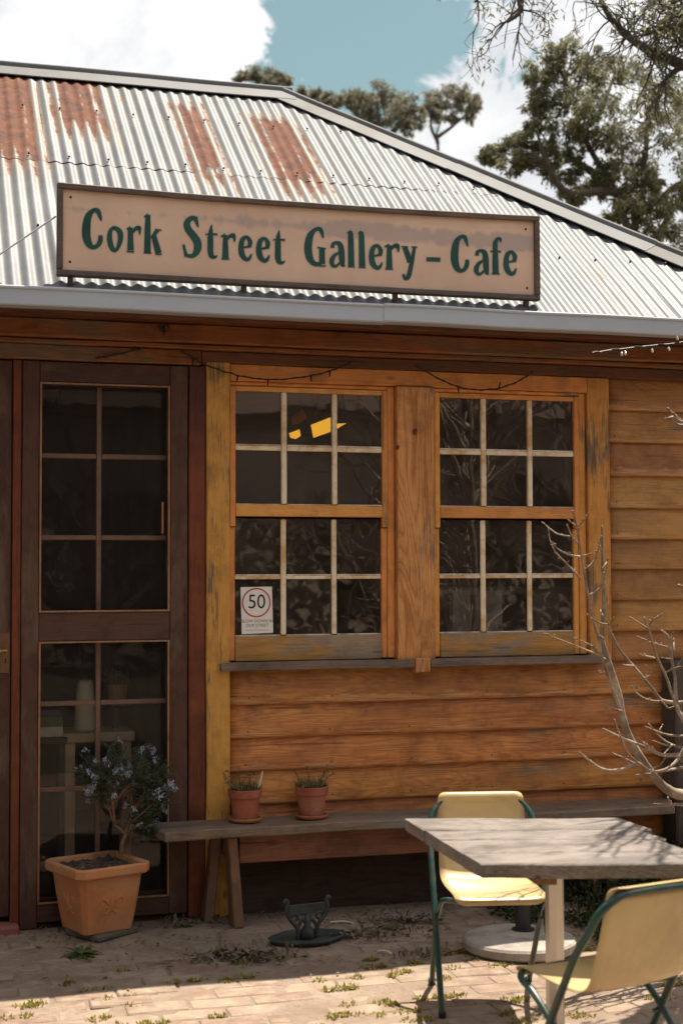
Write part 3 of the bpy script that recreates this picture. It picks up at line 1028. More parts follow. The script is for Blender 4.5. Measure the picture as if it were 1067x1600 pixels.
obj('stile', rough_box((DX0, DY0, 0.005), (sx0 - 0.006, DY1, DT), 2, 14, 0.002, 0.004, 31), M['door'], dr)
obj('stile', rough_box((sx1 + 0.006, DY0, 0.03), (DX1, DY1, DT), 2, 14, 0.002, 0.004, 32), M['door'], dr)
dbx('rail', (sx0 - 0.0055, DY0 + 0.002, zt1 + 0.006), (sx1 + 0.0055, DY1, DT - 0.001), M['door_h'])
dbx('rail', (sx0 - 0.0055, DY0 + 0.002, zl1 + 0.006), (sx1 + 0.0055, DY1, zt0 - 0.006), M['door_h'])
dbx('rail', (sx0 - 0.0055, DY0 + 0.002, 0.03), (sx1 + 0.0055, DY1, zl0 - 0.006), M['door_h'])
for za, zb in ((zt0, zt1), (zl0, zl1)):
    dbx('bead', (sx0 - 0.005, DY0 - 0.004, za - 0.005), (sx0 + 0.004, DY0 + 0.01, zb + 0.005), M['bead'], 0.001)
    dbx('bead', (sx1 - 0.004, DY0 - 0.004, za - 0.005), (sx1 + 0.005, DY0 + 0.01, zb + 0.005), M['bead'], 0.001)
    dbx('bead', (sx0 + 0.0045, DY0 - 0.003, zb - 0.003), (sx1 - 0.0045, DY0 + 0.01, zb + 0.005), M['bead'], 0.001)
    dbx('bead', (sx0 + 0.0045, DY0 - 0.003, za - 0.005), (sx1 - 0.0045, DY0 + 0.01, za + 0.003), M['bead'], 0.001)
    bm = bmesh.new()
    vs = [bm.verts.new(q) for q in ((sx0, DY0 + 0.016, za), (sx1, DY0 + 0.016, za), (sx1, DY0 + 0.016, zb), (sx0, DY0 + 0.016, zb))]
    bm.faces.new(vs)
    obj('fly_screen', bm, M['screen'], dr)
c = aty(254, 810, -0.05)
dbx('handle', (c.x - 0.004, -0.062, c.z - 0.07), (c.x + 0.004, -0.041, c.z + 0.075), M['bead'], 0.002)

# glazed inner door behind the screen
gd = empty('glazed_door', (0, 0, 0))
gd.parent = cafe
gd.location = Vector((0.77, 0.06, 0)) - ORG[cafe.name]
ORG[gd.name] = Vector((0.77, 0.06, 0))
gx0, gx1, gy = 0.47, 1.055, 0.045


def gbx(n, lo, hi, m, b=0.003):
    return obj(n, box(lo, hi, b), m, gd)


gbx('stile', (0.40, gy, 0.02), (gx0, gy + 0.04, 2.533), M['door'])
gbx('stile', (gx1, gy, 0.02), (1.14, gy + 0.04, 2.533), M['door'])
gbx('rail', (gx0, gy, 2.43), (gx1, gy + 0.039, 2.532), M['door_h'])
gbx('rail', (gx0, gy, 0.02), (gx1, gy + 0.039, 0.12), M['door_h'])
gbx('rail', (gx0, gy, 1.30), (gx1, gy + 0.039, 1.39), M['door_h'])
mx = aty(155, 800, gy).x
zrows = [0.12, aty(155, 1231, gy).z, aty(155, 1098, gy).z, 1.30, 1.39, aty(155, 840, gy).z, aty(155, 713, gy).z, 2.43]
for za, zb in ((0.12, 1.30), (1.39, 2.43)):
    gbx('muntin', (mx - 0.011, gy + 0.002, za), (mx + 0.011, gy + 0.032, zb), M['door_muntin'])
for z in (zrows[1], zrows[2], zrows[5], zrows[6]):
    gbx('muntin', (gx0, gy + 0.004, z - 0.011), (mx - 0.0115, gy + 0.03, z + 0.011), M['door_muntin'])
    gbx('muntin', (mx + 0.0115, gy + 0.004, z - 0.011), (gx1, gy + 0.03, z + 0.011), M['door_muntin'])
for i in range(7):
    if i == 3:
        continue
    for a, b in ((gx0, mx), (mx, gx1)):
        gbx('pane', (a, gy + 0.016, zrows[i]), (b, gy + 0.019, zrows[i + 1]), M['door_glass'], 0)

# the neighbouring solid door at the left edge, with its brass lock
md = empty('panelled_door', (0, 0, 0))
md.parent = cafe
md.location = Vector((0.0, 0.0, 0)) - ORG[cafe.name]
ORG[md.name] = Vector((0, 0, 0))
obj('stile', rough_box((0.21, -0.016, 0.06), (0.352, 0.03, 2.532), 2, 14, 0.002, 0.004, 41), M['door'], md)
obj('stile', box((-0.44, -0.016, 0.06), (-0.31, 0.03, 2.532)), M['door'], md)
obj('rail', box((-0.309, -0.016, 2.40), (0.209, 0.03, 2.531)), M['door_h'], md)
obj('rail', box((-0.309, -0.016, 0.06), (0.209, 0.03, 0.30)), M['door_h'], md)
obj('rail', box((-0.309, -0.016, 1.05), (0.209, 0.03, 1.25)), M['door_h'], md)
obj('panel', box((-0.309, 0.0, 0.30), (0.209, 0.02, 1.05)), M['door'], md)
obj('panel', box((-0.309, 0.0, 1.25), (0.209, 0.02, 2.40)), M['door'], md)
bm = bmesh.new()
c = aty(8, 1022, -0.018)
add_box(bm, (c.x - 0.030, -0.0215, c.z - 0.085), (c.x + 0.022, -0.0165, c.z + 0.095), 0.002)
lp = obj('lock_plate', bm, M['lockplate'], md)
bm = bmesh.new()
add_tube(bm, [(c.x - 0.004, -0.021, c.z + 0.018), (c.x - 0.004, -0.055, c.z + 0.018), (c.x - 0.014, -0.062, c.z + 0.018)], [0.008, 0.007, 0.008], 10)
add_tube(bm, [(c.x + 0.008, -0.060, c.z + 0.018), (c.x - 0.05, -0.060, c.z + 0.016), (c.x - 0.11, -0.058, c.z + 0.012)], [0.0075, 0.008, 0.006], 10)
obj('handle', bm, M['brass'], lp)
bm = bmesh.new()
add_box(bm, (c.x + 0.001, -0.023, c.z - 0.040), (c.x + 0.007, -0.0205, c.z - 0.018), 0.001)
obj('keyhole', bm, M['ink'], lp)
part('door_stop', box((0.354, -0.030, 0.0), (0.393, 0.03, 2.534), 0.004), M['jamb'])
part('door_step', rough_box((-0.60, -0.10, -0.03), (0.392, 0.03, 0.035), 0, 8, 0.003, 0.008, 51), M['red_step'])
part('threshold', rough_box((0.394, -0.001, -0.03), (1.145, 0.10, 0.018), 0, 8, 0.002, 0.004, 52), M['plinth'])

# ---------------------------------------------------------------- roof
PIT = R(37.3)
ct, st_ = math.cos(PIT), math.sin(PIT)
EY, EZ = -0.40, 2.775
ridge_y = 1.86
VR = (ridge_y - EY) / ct                       # slope length eave -> ridge
HIPX, HIPK = 2.05, 1.06                        # ridge end; hip run in plan
PITCHC = 0.067
AMP = 0.0047
VLAP = (0.765 - EY) / ct
nrm = Vector((0, -st_, ct))


def roof_pt(u, v, h):
    return Vector((u, EY + v * ct, EZ + v * st_)) + nrm * h


def vtop(u):
    if u <= HIPX:
        return VR
    y = ridge_y - (u - HIPX) / HIPK
    return max((y - EY) / ct, 0.0)


def rust_at(u, v):
    """rust patches of the upper sheets, in metres on the roof plane"""
    best = 0.0
    for (u0, u1, v0, v1, k) in RUST:
        du = min(u - u0, u1 - u) / 0.09
        dv = min((v - v0) * 0.55, v1 - v) / 0.15
        f = max(0.0, min(1.0, min(du, dv) * 0.5 + 0.62)) * k
        best = max(best, f)
    return best


def onroof(px, py):
    d = ray(px, py)
    p0 = Vector((0, EY, EZ))
    p = EYE + d * ((p0 - EYE).dot(nrm) / d.dot(nrm))
    return p.x, (p.y - EY) / ct


RUST = []
for quad, k in ((((-30, 110), (60, 250)), 0.95), (((85, 118), (165, 205)), 0.92), (((272, 165), (350, 275)), 0.9), (((395, 185), (505, 290)), 1.0),
                (((905, 400), (985, 480)), 0.42), (((700, 330), (760, 400)), 0.18), (((180, 120), (190, 160)), 0.3)):
    (a, b), (c_, d_) = quad
    u0, v1 = onroof(a, b)
    u1, v0 = onroof(c_, d_)
    RUST.append((min(u0, u1), max(u0, u1), v0, v1, k))


def roof_sheet(u0, u1, v0, v1f, lift, seed):
    rs = random.Random(seed)
    nu = int(round((u1 - u0) / PITCHC * 8))
    nv = 14
    verts, faces, rust, val = [], [], [], []
    yaw = rs.gauss(0, 0.002)
    ve = rs.uniform(-0.012, 0.012) if v0 > 0.1 else rs.uniform(-0.006, 0.006)
    for i in range(nu + 1):
        u = u0 + (u1 - u0) * i / nu
        top = min(v1f, vtop(u))
        for j in range(nv + 1):
            v = v0 + ve + (top - v0 - ve) * j / nv
            ph = 2 * PI * u / PITCHC
            dent = 0.004 * noise.noise(Vector((u * 2.3, v * 2.1, seed)))
            h = AMP * math.cos(ph) + lift + dent
            verts.append(roof_pt(u + yaw * v, v, h))
            rust.append(rust_at(u, v) if (v0 > 0.1 or v < VLAP) else 0.0)
            val.append(0.5 - 0.5 * math.cos(ph))
    for i in range(nu):
        for j in range(nv):
            a = i * (nv + 1) + j
            faces.append((a, a + nv + 1, a + nv + 2, a + 1))
    return pymesh('roof_sheet', verts, faces, M['roof'], cafe, smooth=True, attr={'rust': rust, 'valley': val})


SW = PITCHC * 10
k0 = -4
for k in range(k0, 10):
    u0 = 0.13 + k * SW
    u1 = u0 + SW + PITCHC * 0.5
    if vtop(u0) > 0.02:
        e = min(u1, HIPX + (ridge_y - EY) * HIPK)
        roof_sheet(u0, e, 0.0, VLAP + 0.10, 0.0004 + 0.0010 * (k % 2), k + 50)
    u0 -= SW * 0.35
    u1 -= SW * 0.35
    if vtop(u0) > VLAP + 0.05:
        e = u1
        while vtop(e) < VLAP + 0.01:
            e -= 0.01
        roof_sheet(u0, e, VLAP, 9.0, 0.0022 + 0.0012 * (k % 2), k + 80)
# roofing screws on the crests near the lap and mid sheets
bm = bmesh.new()
for v in (VLAP + 0.06, VLAP * 0.45, VLAP + (VR - VLAP) * 0.55, VR - 0.12):
    for i in range(-20, 70, 3):
        u = round(i) * PITCHC
        if vtop(u) > v + 0.05:
            p_ = roof_pt(u, v + random.uniform(-0.01, 0.01), AMP + (0.012 if v > VLAP else 0.005))
            bmesh.ops.create_icosphere(bm, subdivisions=1, radius=0.007, matrix=Matrix.Translation(p_))
part('roof_screws', bm, M['screw'], kind='stuff')

# far slopes of the roof: hip end and back, plain sheets with the same corrugation
xe = HIPX + (ridge_y - EY) * HIPK
yb_ = 2 * ridge_y - EY
for nm, A, B, C_, D_ in (('back_roof', (-2.6, yb_, EZ), (xe, yb_, EZ), (HIPX, ridge_y, EZ + VR * st_), (-2.6, ridge_y, EZ + VR * st_)),
                         ('hip_end_roof', (xe, EY, EZ), (xe, yb_, EZ), (HIPX, ridge_y, EZ + VR * st_), (HIPX, ridge_y, EZ + VR * st_))):
    A, B, C_, D_ = map(Vector, (A, B, C_, D_))
    nn = (B - A).cross(D_ - A).normalized()
    if nn.z < 0:
        nn = -nn
    NU, verts, faces = 200, [], []
    for i in range(NU + 1):
        s = i / NU
        lo_ = A.lerp(B, s)
        # top edge meets the sloping hips
        if nm == 'back_roof':
            tt = min(1.0, (xe - lo_.x) / (xe - HIPX))
            hi_ = lo_ + Vector((0, (ridge_y - yb_) * tt, VR * st_ * tt))
        else:
            tt = 1 - abs(2 * s - 1)
            hi_ = lo_ + Vector(((HIPX - xe) * tt, 0, VR * st_ * tt))
        h = nn * (AMP * math.cos(2 * PI * (s * (B - A).length) / PITCHC / 2) - 0.004)
        verts += [lo_ + h, hi_ + h]
    for i in range(NU):
        faces.append((2 * i, 2 * i + 2, 2 * i + 3, 2 * i + 1))
    pymesh(nm, verts, faces, M['roof'], cafe, smooth=True, attr={'rust': [0.0] * len(verts), 'valley': [0.5] * len(verts)})


def cap_strip(name, a, b, wing, side_a, side_b, roll=0.017, n=16, flare=0.0):
    """ridge capping: two flat wings falling either side of a rolled top"""
    a, b = Vector(a), Vector(b)
    bm = bmesh.new()
    upv = Vector((0, 0, 1))
    prof = [side_a * wing + Vector((0, 0, -0.006)), side_a * wing, side_a * (roll * 1.25)]
    for k in range(7):
        an = PI * k / 6
        d = (b - a).normalized()
        lat = upv.cross(d).normalized()
        if lat.dot(side_a) < 0:
            lat = -lat
        prof.append(lat * (roll * math.cos(an)) + upv * (roll * math.sin(an) + 0.004))
    prof += [side_b * (roll * 1.25), side_b * wing]
    rings = []
    for i in range(n + 1):
        p = a.lerp(b, i / n)
        w = noise.noise(p * 1.7) * 0.004
        rings.append([bm.verts.new(p + q + upv * w) for q in prof])
    for i in range(n):
        for k in range(len(prof) - 1):
            bm.faces.new((rings[i][k], rings[i + 1][k], rings[i + 1][k + 1], rings[i][k + 1]))
    o = part(name, bm, M['ridge'], smooth=False)
    sol = o.modifiers.new('thickness', 'SOLIDIFY')
    sol.thickness = 0.002
    return o


rz = EZ + VR * st_ + 0.026
fa = Vector((0, -ct, -st_)).normalized()
fb = Vector((0, ct, -st_)).normalized()
cap_strip('ridge_cap', (-2.7, ridge_y, rz), (0.35, ridge_y, rz), 0.155, fa, fb)
cap_strip('ridge_cap', (0.33, ridge_y, rz + 0.004), (HIPX + 0.06, ridge_y, rz + 0.004), 0.155, fa, fb)
hd = Vector((xe - HIPX, EY - ridge_y, -VR * st_)).normalized()
na, nb = nrm, Vector((st_, 0, ct))
sa = hd.cross(na).normalized()
sb = hd.cross(nb).normalized()
for s_ in (sa, sb):
    pass
if sa.z > 0:
    sa = -sa
if sb.z > 0:
    sb = -sb
h0 = Vector((HIPX, ridge_y, rz + 0.002))
hl = (Vector((xe, EY, EZ)) - Vector((HIPX, ridge_y, EZ + VR * st_))).length
for k, (a, b) in enumerate(((0, 0.36), (0.355, 0.70), (0.695, 1.01))):
    cap_strip('hip_cap', h0 + hd * hl * a + Vector((0, 0, 0.003 * (k % 2))), h0 + hd * hl * b + Vector((0, 0, 0.003 * (k % 2))), 0.150, sa, sb)

bm = bmesh.new()
ga = [(yb_ - 0.02, 2.70), (EY + 0.02, 2.70), (ridge_y, EZ + VR * st_ - 0.02)]
f0 = [bm.verts.new((-2.5, y, z)) for y, z in ga]
f1 = [bm.verts.new((-2.45, y, z)) for y, z in ga]
bm.faces.new(f0)
bm.faces.new(f1[::-1])
for i in range(3):
    bm.faces.new((f0[i], f0[(i + 1) % 3], f1[(i + 1) % 3], f1[i]))
part('gable_wall', bm, M['board_r'])

# gutter: quad profile with a rolled lip, joined in two lengths
def gutter(xa, xb, sag, dz=0.0):
    bm = bmesh.new()
    yf, zb_, zt_ = -0.430 - dz * 1.5, 2.706 + dz, 2.787 + dz
    prof = [(-0.352, zt_ - 0.006), (-0.352, zb_), (yf + 0.006, zb_), (yf, zb_ + 0.006), (yf, zt_ - 0.012)]
    for k in range(8):
        an = -PI / 2 + PI * 1.4 * k / 7
        prof.append((yf - 0.002 - 0.007 * math.cos(an), zt_ - 0.005 + 0.007 * math.sin(an)))
    n = 16
    rings = [[bm.verts.new((xa + (xb - xa) * i / n, y, z + sag * noise.noise(Vector((i * 0.3, dz * 99, 0))))) for y, z in prof] for i in range(n + 1)]
    for i in range(n):
        for k in range(len(prof) - 1):
            bm.faces.new((rings[i][k], rings[i + 1][k], rings[i + 1][k + 1], rings[i][k + 1]))
    o = part('gutter', bm, M['gutter'])
    sol = o.modifiers.new('thickness', 'SOLIDIFY')
    sol.thickness = 0.0015
    return o


gutter(-2.6, 1.98, 0.004)
gutter(1.965, 4.40, 0.004, 0.0022)

# ==================================================================== SIGN
SY = -0.34
sg = empty('cafe_sign', (1.64, SY, 2.84), 0, 'long peach sign board lettered Cork Street Gallery Cafe above the gutter', 'sign')
SX0, SX1, SZ0, SZ1 = 0.517, 2.767, 2.857, 3.263


def sag_top(bm, amt):
    for v in bm.verts:
        s = (v.co.x - SX0) / (SX1 - SX0)
        v.co.z -= amt * 4 * s * (1 - s) * max(0, (v.co.z - SZ0) / (SZ1 - SZ0))


bm = rough_box((SX0 + 0.012, SY + 0.004, SZ0 + 0.012), (SX1 - 0.012, SY + 0.022, SZ1 - 0.012), 0, 24, 0.0, 0.0, 1)
sag_top(bm, 0.012)
obj('panel', bm, M['sign'], sg)
fw_ = 0.026
for lo, hi, ax in (((SX0, SY - 0.016, SZ1 - fw_), (SX1, SY + 0.026, SZ1), 0), ((SX0, SY - 0.016, SZ0), (SX1, SY + 0.026, SZ0 + fw_), 0)):
    bm = rough_box(lo, hi, ax, 24, 0.0015, 0.004, 3)
    sag_top(bm, 0.012)
    obj('frame', bm, M['sign_frame'], sg)
for lo, hi in (((SX0, SY - 0.0155, SZ0 + fw_ + 0.0005), (SX0 + fw_, SY + 0.026, SZ1 - fw_ - 0.0005)),
               ((SX1 - fw_, SY - 0.0155, SZ0 + fw_ + 0.0005), (SX1, SY + 0.026, SZ1 - fw_ - 0.0005))):
    obj('frame', rough_box(lo, hi, 2, 6, 0.001, 0.004, 4), M['sign_frame'], sg)
for x in (0.575, 1.34, 2.05, 2.70):
    bm = bmesh.new()
    add_box(bm, (x - 0.011, SY - 0.006, 2.805), (x + 0.011, SY + 0.02, SZ0 - 0.001), 0.002)
    add_box(bm, (x - 0.011, SY + 0.0202, 2.83), (x + 0.011, SY + 0.20, 2.838), 0.001)
    obj('bracket', bm, M['screw'], sg)
bm = bmesh.new()
a_, b_ = aty(88, 338, SY + 0.01), Vector((0.16, -0.32, 2.85))
add_tube(bm, [a_, b_], 0.004, 6)
obj('stay', bm, M['gutter'], sg)
for px_, py_ in ((111, 308), (110, 409), (821, 358), (823, 450)):
    bm = bmesh.new()
    c = aty(px_, py_, SY + 0.003)
    bmesh.ops.create_icosphere(bm, subdivisions=1, radius=0.0065, matrix=Matrix.Translation(c) @ Matrix.Diagonal((1, 0.5, 1, 1)))
    obj('screw', bm, M['screw'], sg)

# painted letters: brush strokes (x, y, half width) read off the photo
A_ = lambda x, y: (80 + x / 5.335, 280 + y / 5.335)
B_ = lambda x, y: (270 + x / 5.335, 310 + y / 5.335)
C_1 = lambda x, y: (460 + x / 5.335, 330 + y / 5.335)
D_1 = lambda x, y: (640 + x / 4.85, 330 + y / 4.85)


def shift(st, dx, dy, sx=1, sy=1, ox=0, oy=0):
    return [([(ox + dx + (x - ox) * sx, oy + dy + (y - oy) * sy, w * (sx + sy) / 2) for x, y, w in s], c) for s, c in st]


S = lambda *p: (list(p), True)       # smooth stroke
T = lambda *p: (list(p), False)      # straight stroke
gl_o = [S((530, 400, 13), (574, 440, 22), (578, 510, 20), (545, 590, 13), (510, 575, 20), (490, 500, 22), (497, 430, 16), (530, 400, 13))]
gl_r = [T((440, 305, 17), (440, 400, 22), (440, 495, 26)), T((408, 502, 6), (470, 505, 6)), T((403, 318, 5), (440, 306, 15)),
        S((452, 345, 8), (475, 316, 14), (505, 308, 17), (514, 330, 12), (516, 362, 4))]
gl_e = [T((572, 412, 7), (655, 398, 9)), S((640, 398, 16), (645, 360, 18), (618, 323, 13), (582, 345, 19), (570, 410, 22), (580, 470, 23), (612, 508, 16), (640, 498, 13), (657, 463, 5))]
gl_t = [T((325, 222, 2), (318, 270, 16), (315, 330, 23), (315, 440, 24)), S((315, 440, 24), (324, 478, 20), (350, 490, 12), (372, 476, 4)), T((275, 299, 4), (320, 298, 8), (373, 300, 7))]
gl_C = [S((420, 345, 6), (408, 305, 15), (390, 264, 19), (352, 262, 17), (312, 310, 28), (296, 400, 34), (298, 480, 34), (318, 540, 28), (352, 567, 18), (392, 550, 18), (412, 510, 20), (414, 468, 16))]
gl_a = [S((318, 304, 15), (322, 276, 15), (350, 263, 13), (380, 278, 20), (392, 330, 24), (396, 400, 24), (402, 444, 18), (420, 456, 6)),
        S((378, 342, 7), (335, 368, 14), (312, 410, 20), (318, 446, 17), (345, 458, 11), (378, 430, 8))]
gl_l = [T((468, 165, 16), (469, 200, 22), (474, 455, 26)), T((440, 182, 4), (470, 166, 14)), T((447, 461, 5), (501, 463, 5))]
LETTERS = [
    ('C', A_, gl_C), ('o', A_, gl_o),
    ('r', A_, [T((662, 405, 20), (664, 500, 23), (664, 592, 26)), T((632, 602, 5), (692, 605, 6)), T((632, 417, 5), (665, 404, 14)),
               S((680, 448, 8), (703, 415, 14), (732, 404, 17), (740, 425, 11), (741, 460, 4))]),
    ('k', A_, [T((810, 298, 18), (806, 400, 24), (805, 608, 27)), T((778, 316, 5), (812, 298, 14)), T((773, 613, 5), (836, 616, 5)),
               T((838, 492, 13), (888, 425, 16)), T((868, 421, 5), (918, 424, 5)), T((856, 470, 20), (882, 560, 24), (898, 616, 25)), T((870, 622, 5), (922, 625, 5))]),
    ('S', B_, [S((212, 235, 6), (200, 198, 14), (186, 166, 16), (150, 168, 19), (120, 205, 26), (130, 255, 28), (172, 310, 30), (206, 365, 32), (207, 425, 30), (180, 470, 20), (145, 480, 14), (112, 462, 12), (92, 388, 9)),
               T((202, 152, 4), (212, 236, 5)), T((88, 385, 5), (106, 488, 5))]),
    ('t', B_, gl_t), ('r', B_, gl_r), ('e', B_, gl_e), ('e', B_, shift(gl_e, 148, 11)), ('t', B_, shift(gl_t, 562, 46)),
    ('G', C_1, [S((240, 222, 6), (230, 180, 15), (212, 148, 17), (170, 156, 16), (132, 205, 27), (115, 290, 31), (122, 370, 30), (148, 422, 23), (185, 442, 17), (222, 436, 18)),
                T((230, 312, 22), (232, 440, 24)), T((193, 302, 5), (262, 313, 6)), T((212, 456, 5), (259, 456, 5))]),
    ('a', C_1, gl_a), ('l', C_1, gl_l), ('l', C_1, shift(gl_l, 90, 5)), ('e', C_1, shift(gl_e, 73, -36)), ('r', C_1, shift(gl_r, 350, -22)),
    ('y', C_1, [T((920, 300, 20), (945, 370, 22), (962, 425, 20)), S((1000, 300, 11), (982, 400, 16), (966, 480, 17), (948, 545, 18), (922, 560, 13), (906, 525, 9)),
                T((893, 295, 5), (945, 297, 5)), T((976, 297, 5), (1021, 300, 5))]),
    ('dash', D_1, [T((127, 364, 15), (231, 367, 15))]),
    ('C', D_1, shift(gl_C, 313 - 262, 180 - 244, 0.80, 0.84, 262, 244)),
    ('a', D_1, shift(gl_a, 485 - 290, 287 - 250, 0.88, 0.91, 290, 250)),
    ('f', D_1, [T((648, 285, 18), (648, 390, 22), (650, 470, 23)), S((648, 300, 18), (648, 240, 18), (664, 210, 13), (686, 210, 10), (687, 236, 5)), T((612, 303, 5), (690, 306, 6)), T((621, 473, 5), (679, 475, 5))]),
    ('e', D_1, shift(gl_e, 712 - 550, 298 - 312, 0.87, 0.90, 550, 312)),
]


def stroke_mesh(bm, pts, smooth, mapf, y, grow, k):
    P = crom(pts, 7) if smooth else [tuple(p) for p in pts]
    rows = []
    for i, (x, yy, w) in enumerate(P):
        a, b = P[max(i - 1, 0)], P[min(i + 1, len(P) - 1)]
        tx, ty = b[0] - a[0], b[1] - a[1]
        L = math.hypot(tx, ty) or 1
        nx, ny = -ty / L, tx / L
        w = max(w, 3.5) + grow
        ex = (0.0, 0.0)
        if i == 0:
            ex = (-tx / L * grow, -ty / L * grow)
        if i == len(P) - 1:
            ex = (tx / L * grow, ty / L * grow)
        rows.append([aty(*mapf(x + ex[0] + nx * w * s, yy + ex[1] + ny * w * s), y) for s in (-1, 1)])
    vv = [[bm.verts.new(q) for q in r] for r in rows]
    for i in range(len(vv) - 1):
        f = bm.faces.new((vv[i][0], vv[i + 1][0], vv[i + 1][1], vv[i][1]))


for nm, mp_, sts in LETTERS:
    name = 'dash' if nm == 'dash' else 'letter'
    bm = bmesh.new()
    for k, (pts, sm) in enumerate(sts):
        stroke_mesh(bm, pts, sm, mp_, SY + 0.0018 - 0.00025 * k, 0.0, k)
    bmesh.ops.recalc_face_normals(bm, faces=bm.faces)
    lt = obj(name, bm, M['letter'], sg)
    bm = bmesh.new()
    for k, (pts, sm) in enumerate(sts):
        stroke_mesh(bm, pts, sm, mp_, SY + 0.0037 - 0.00015 * k, 6.5, k)
    obj('pale_edge', bm, M['letter_edge'], lt)

# ==================================================================== NOTICE IN THE WINDOW
nt = empty('speed_notice', aty(401, 990, -0.016), 0, 'white paper notice with 50 in a red ring inside bottom left pane', 'notice')
ny = 0.0025 + 0.0005 - 0.0035
cs = [aty(376.0, 917.5, ny), aty(425, 916.5, ny), aty(427, 988.5, ny), aty(378, 991, ny)]
bm = bmesh.new()
f0 = [bm.verts.new(c_) for c_ in cs]
f1 = [bm.verts.new(c_ + Vector((0, 0.0006, 0))) for c_ in cs]
bm.faces.new(f0[::-1])
bm.faces.new(f1)
for i in range(4):
    bm.faces.new((f0[i], f0[(i + 1) % 4], f1[(i + 1) % 4], f1[i]))
obj('paper', bm, M['paper'], nt)
cc, rr_ = aty(400.7, 941.5, ny - 0.0008), (aty(423.5, 941.5, ny).x - aty(378.5, 941.5, ny).x) / 2
bm = bmesh.new()
ro, ri = rr_, rr_ * 0.90
vo_ = [bm.verts.new(cc + Vector((ro * math.cos(a), 0, ro * math.sin(a)))) for a in [2 * PI * k / 48 for k in range(48)]]
vi_ = [bm.verts.new(cc + Vector((ri * math.cos(a), 0, ri * math.sin(a)))) for a in [2 * PI * k / 48 for k in range(48)]]
for k in range(48):
    bm.faces.new((vo_[k], vo_[(k + 1) % 48], vi_[(k + 1) % 48], vi_[k]))
obj('red_ring', bm, M['ink_red'], nt)


def text_mesh(name, s, size, centre, mat, parent, sx=1.0):
    cu = bpy.data.curves.new(name, 'FONT')
    cu.body = s
    cu.size = size
    cu.align_x = 'CENTER'
    cu.align_y = 'CENTER'
    tmp = bpy.data.objects.new('tmp', cu)
    COL.objects.link(tmp)
    dg = bpy.context.evaluated_depsgraph_get()
    me = bpy.data.meshes.new_from_object(tmp.evaluated_get(dg))
    bpy.data.objects.remove(tmp)
    me.transform(Matrix.Translation(centre) @ Matrix.Rotation(PI / 2, 4, 'X') @ Matrix.Diagonal((sx, 1, 1, 1)))
    bm = bmesh.new()
    bm.from_mesh(me)
    return obj(name, bm, mat, parent, recalc=False)


text_mesh('number', '50', 0.094, aty(401.3, 941, ny - 0.0008), M['ink'], nt, 0.92)
text_mesh('lettering', 'SLOW DOWN IN', 0.0195, aty(402.5, 970.5, ny - 0.0008), M['ink_grey'], nt, 1.0)
text_mesh('lettering', 'OUR STREET', 0.0195, aty(402, 977.2, ny - 0.0008), M['ink_grey'], nt, 1.0)
bm = bmesh.new()
a_, b_ = aty(385, 985, ny - 0.0008), aty(420, 984, ny - 0.0008)
add_box(bm, (a_.x, a_.y - 0.0002, a_.z), (b_.x, a_.y, a_.z + 0.0012))
obj('rule_line', bm, M['ink_grey'], nt)

# ==================================================================== FAIRY LIGHTS
def light_string(px_pts, y, label, bulbs, pale=False, group='fairy light wires along the eaves'):
    pts = [aty(a, b, y) for a, b in px_pts]
    root = empty('string_lights', pts[0], 0, label, 'string lights', group)
    P = [Vector(q) for q in crom([tuple(p) for p in pts], 8)]
    bm = bmesh.new()
    P2 = []
    for i, p in enumerate(P):
        P2.append(p + noise.noise_vector(p * 23) * 0.0025)
    add_tube(bm, P2, 0.0032, 6)
    # a twisted second strand
    add_tube(bm, [p + Vector((0, math.cos(i * 1.3) * 0.004, math.sin(i * 1.3) * 0.004)) for i, p in enumerate(P2)], 0.0026, 6)
    obj('wire', bm, M['wire'], root)
    rs = random.Random(len(px_pts) * 5)
    for t in bulbs:
        p = P2[min(int(t * (len(P2) - 1)), len(P2) - 1)]
        d = Vector((rs.uniform(-0.4, 0.4), -0.3, rs.choice((-1, -1, 0.8)))).normalized()
        bm = bmesh.new()
        add_tube(bm, [p, p + d * 0.014], 0.0042, 7)
        hb = obj('socket', bm, M['wire'], root)
        bm = bmesh.new()
        rr = 0.0055 if pale else 0.004
        add_tube(bm, [p + d * 0.0145, p + d * 0.018, p + d * 0.028, p + d * 0.034], [rr * 0.6, rr, rr * 0.85, rr * 0.2], 7)
        obj('bulb', bm, M['bulb'] if pale else M['wire'], root)
    return root


light_string([(150, 560), (190, 552), (232, 541), (255, 532)], -0.075, 'short black wire rising to its hook over the screen door', [0.5, 0.85])
light_string([(255, 532), (285, 549), (320, 569), (355, 582), (390, 590), (430, 593), (480, 588), (520, 578), (548, 567)], -0.075,
             'black wire swag hanging across the top of the left window', [0.2, 0.45, 0.6, 0.78, 0.86])
light_string([(648, 571), (680, 589), (715, 604), (757, 609), (800, 600), (832, 581)], -0.075, 'black wire swag hanging across the top of the right window', [0.42, 0.7])
light_string([(925, 551), (970, 545), (1030, 539), (1068, 534), (1100, 527)], -0.95, 'wire of pale bulbs stretching out from the eaves at the right edge', [0.26, 0.31, 0.44, 0.58, 0.70, 0.78, 0.86], True)
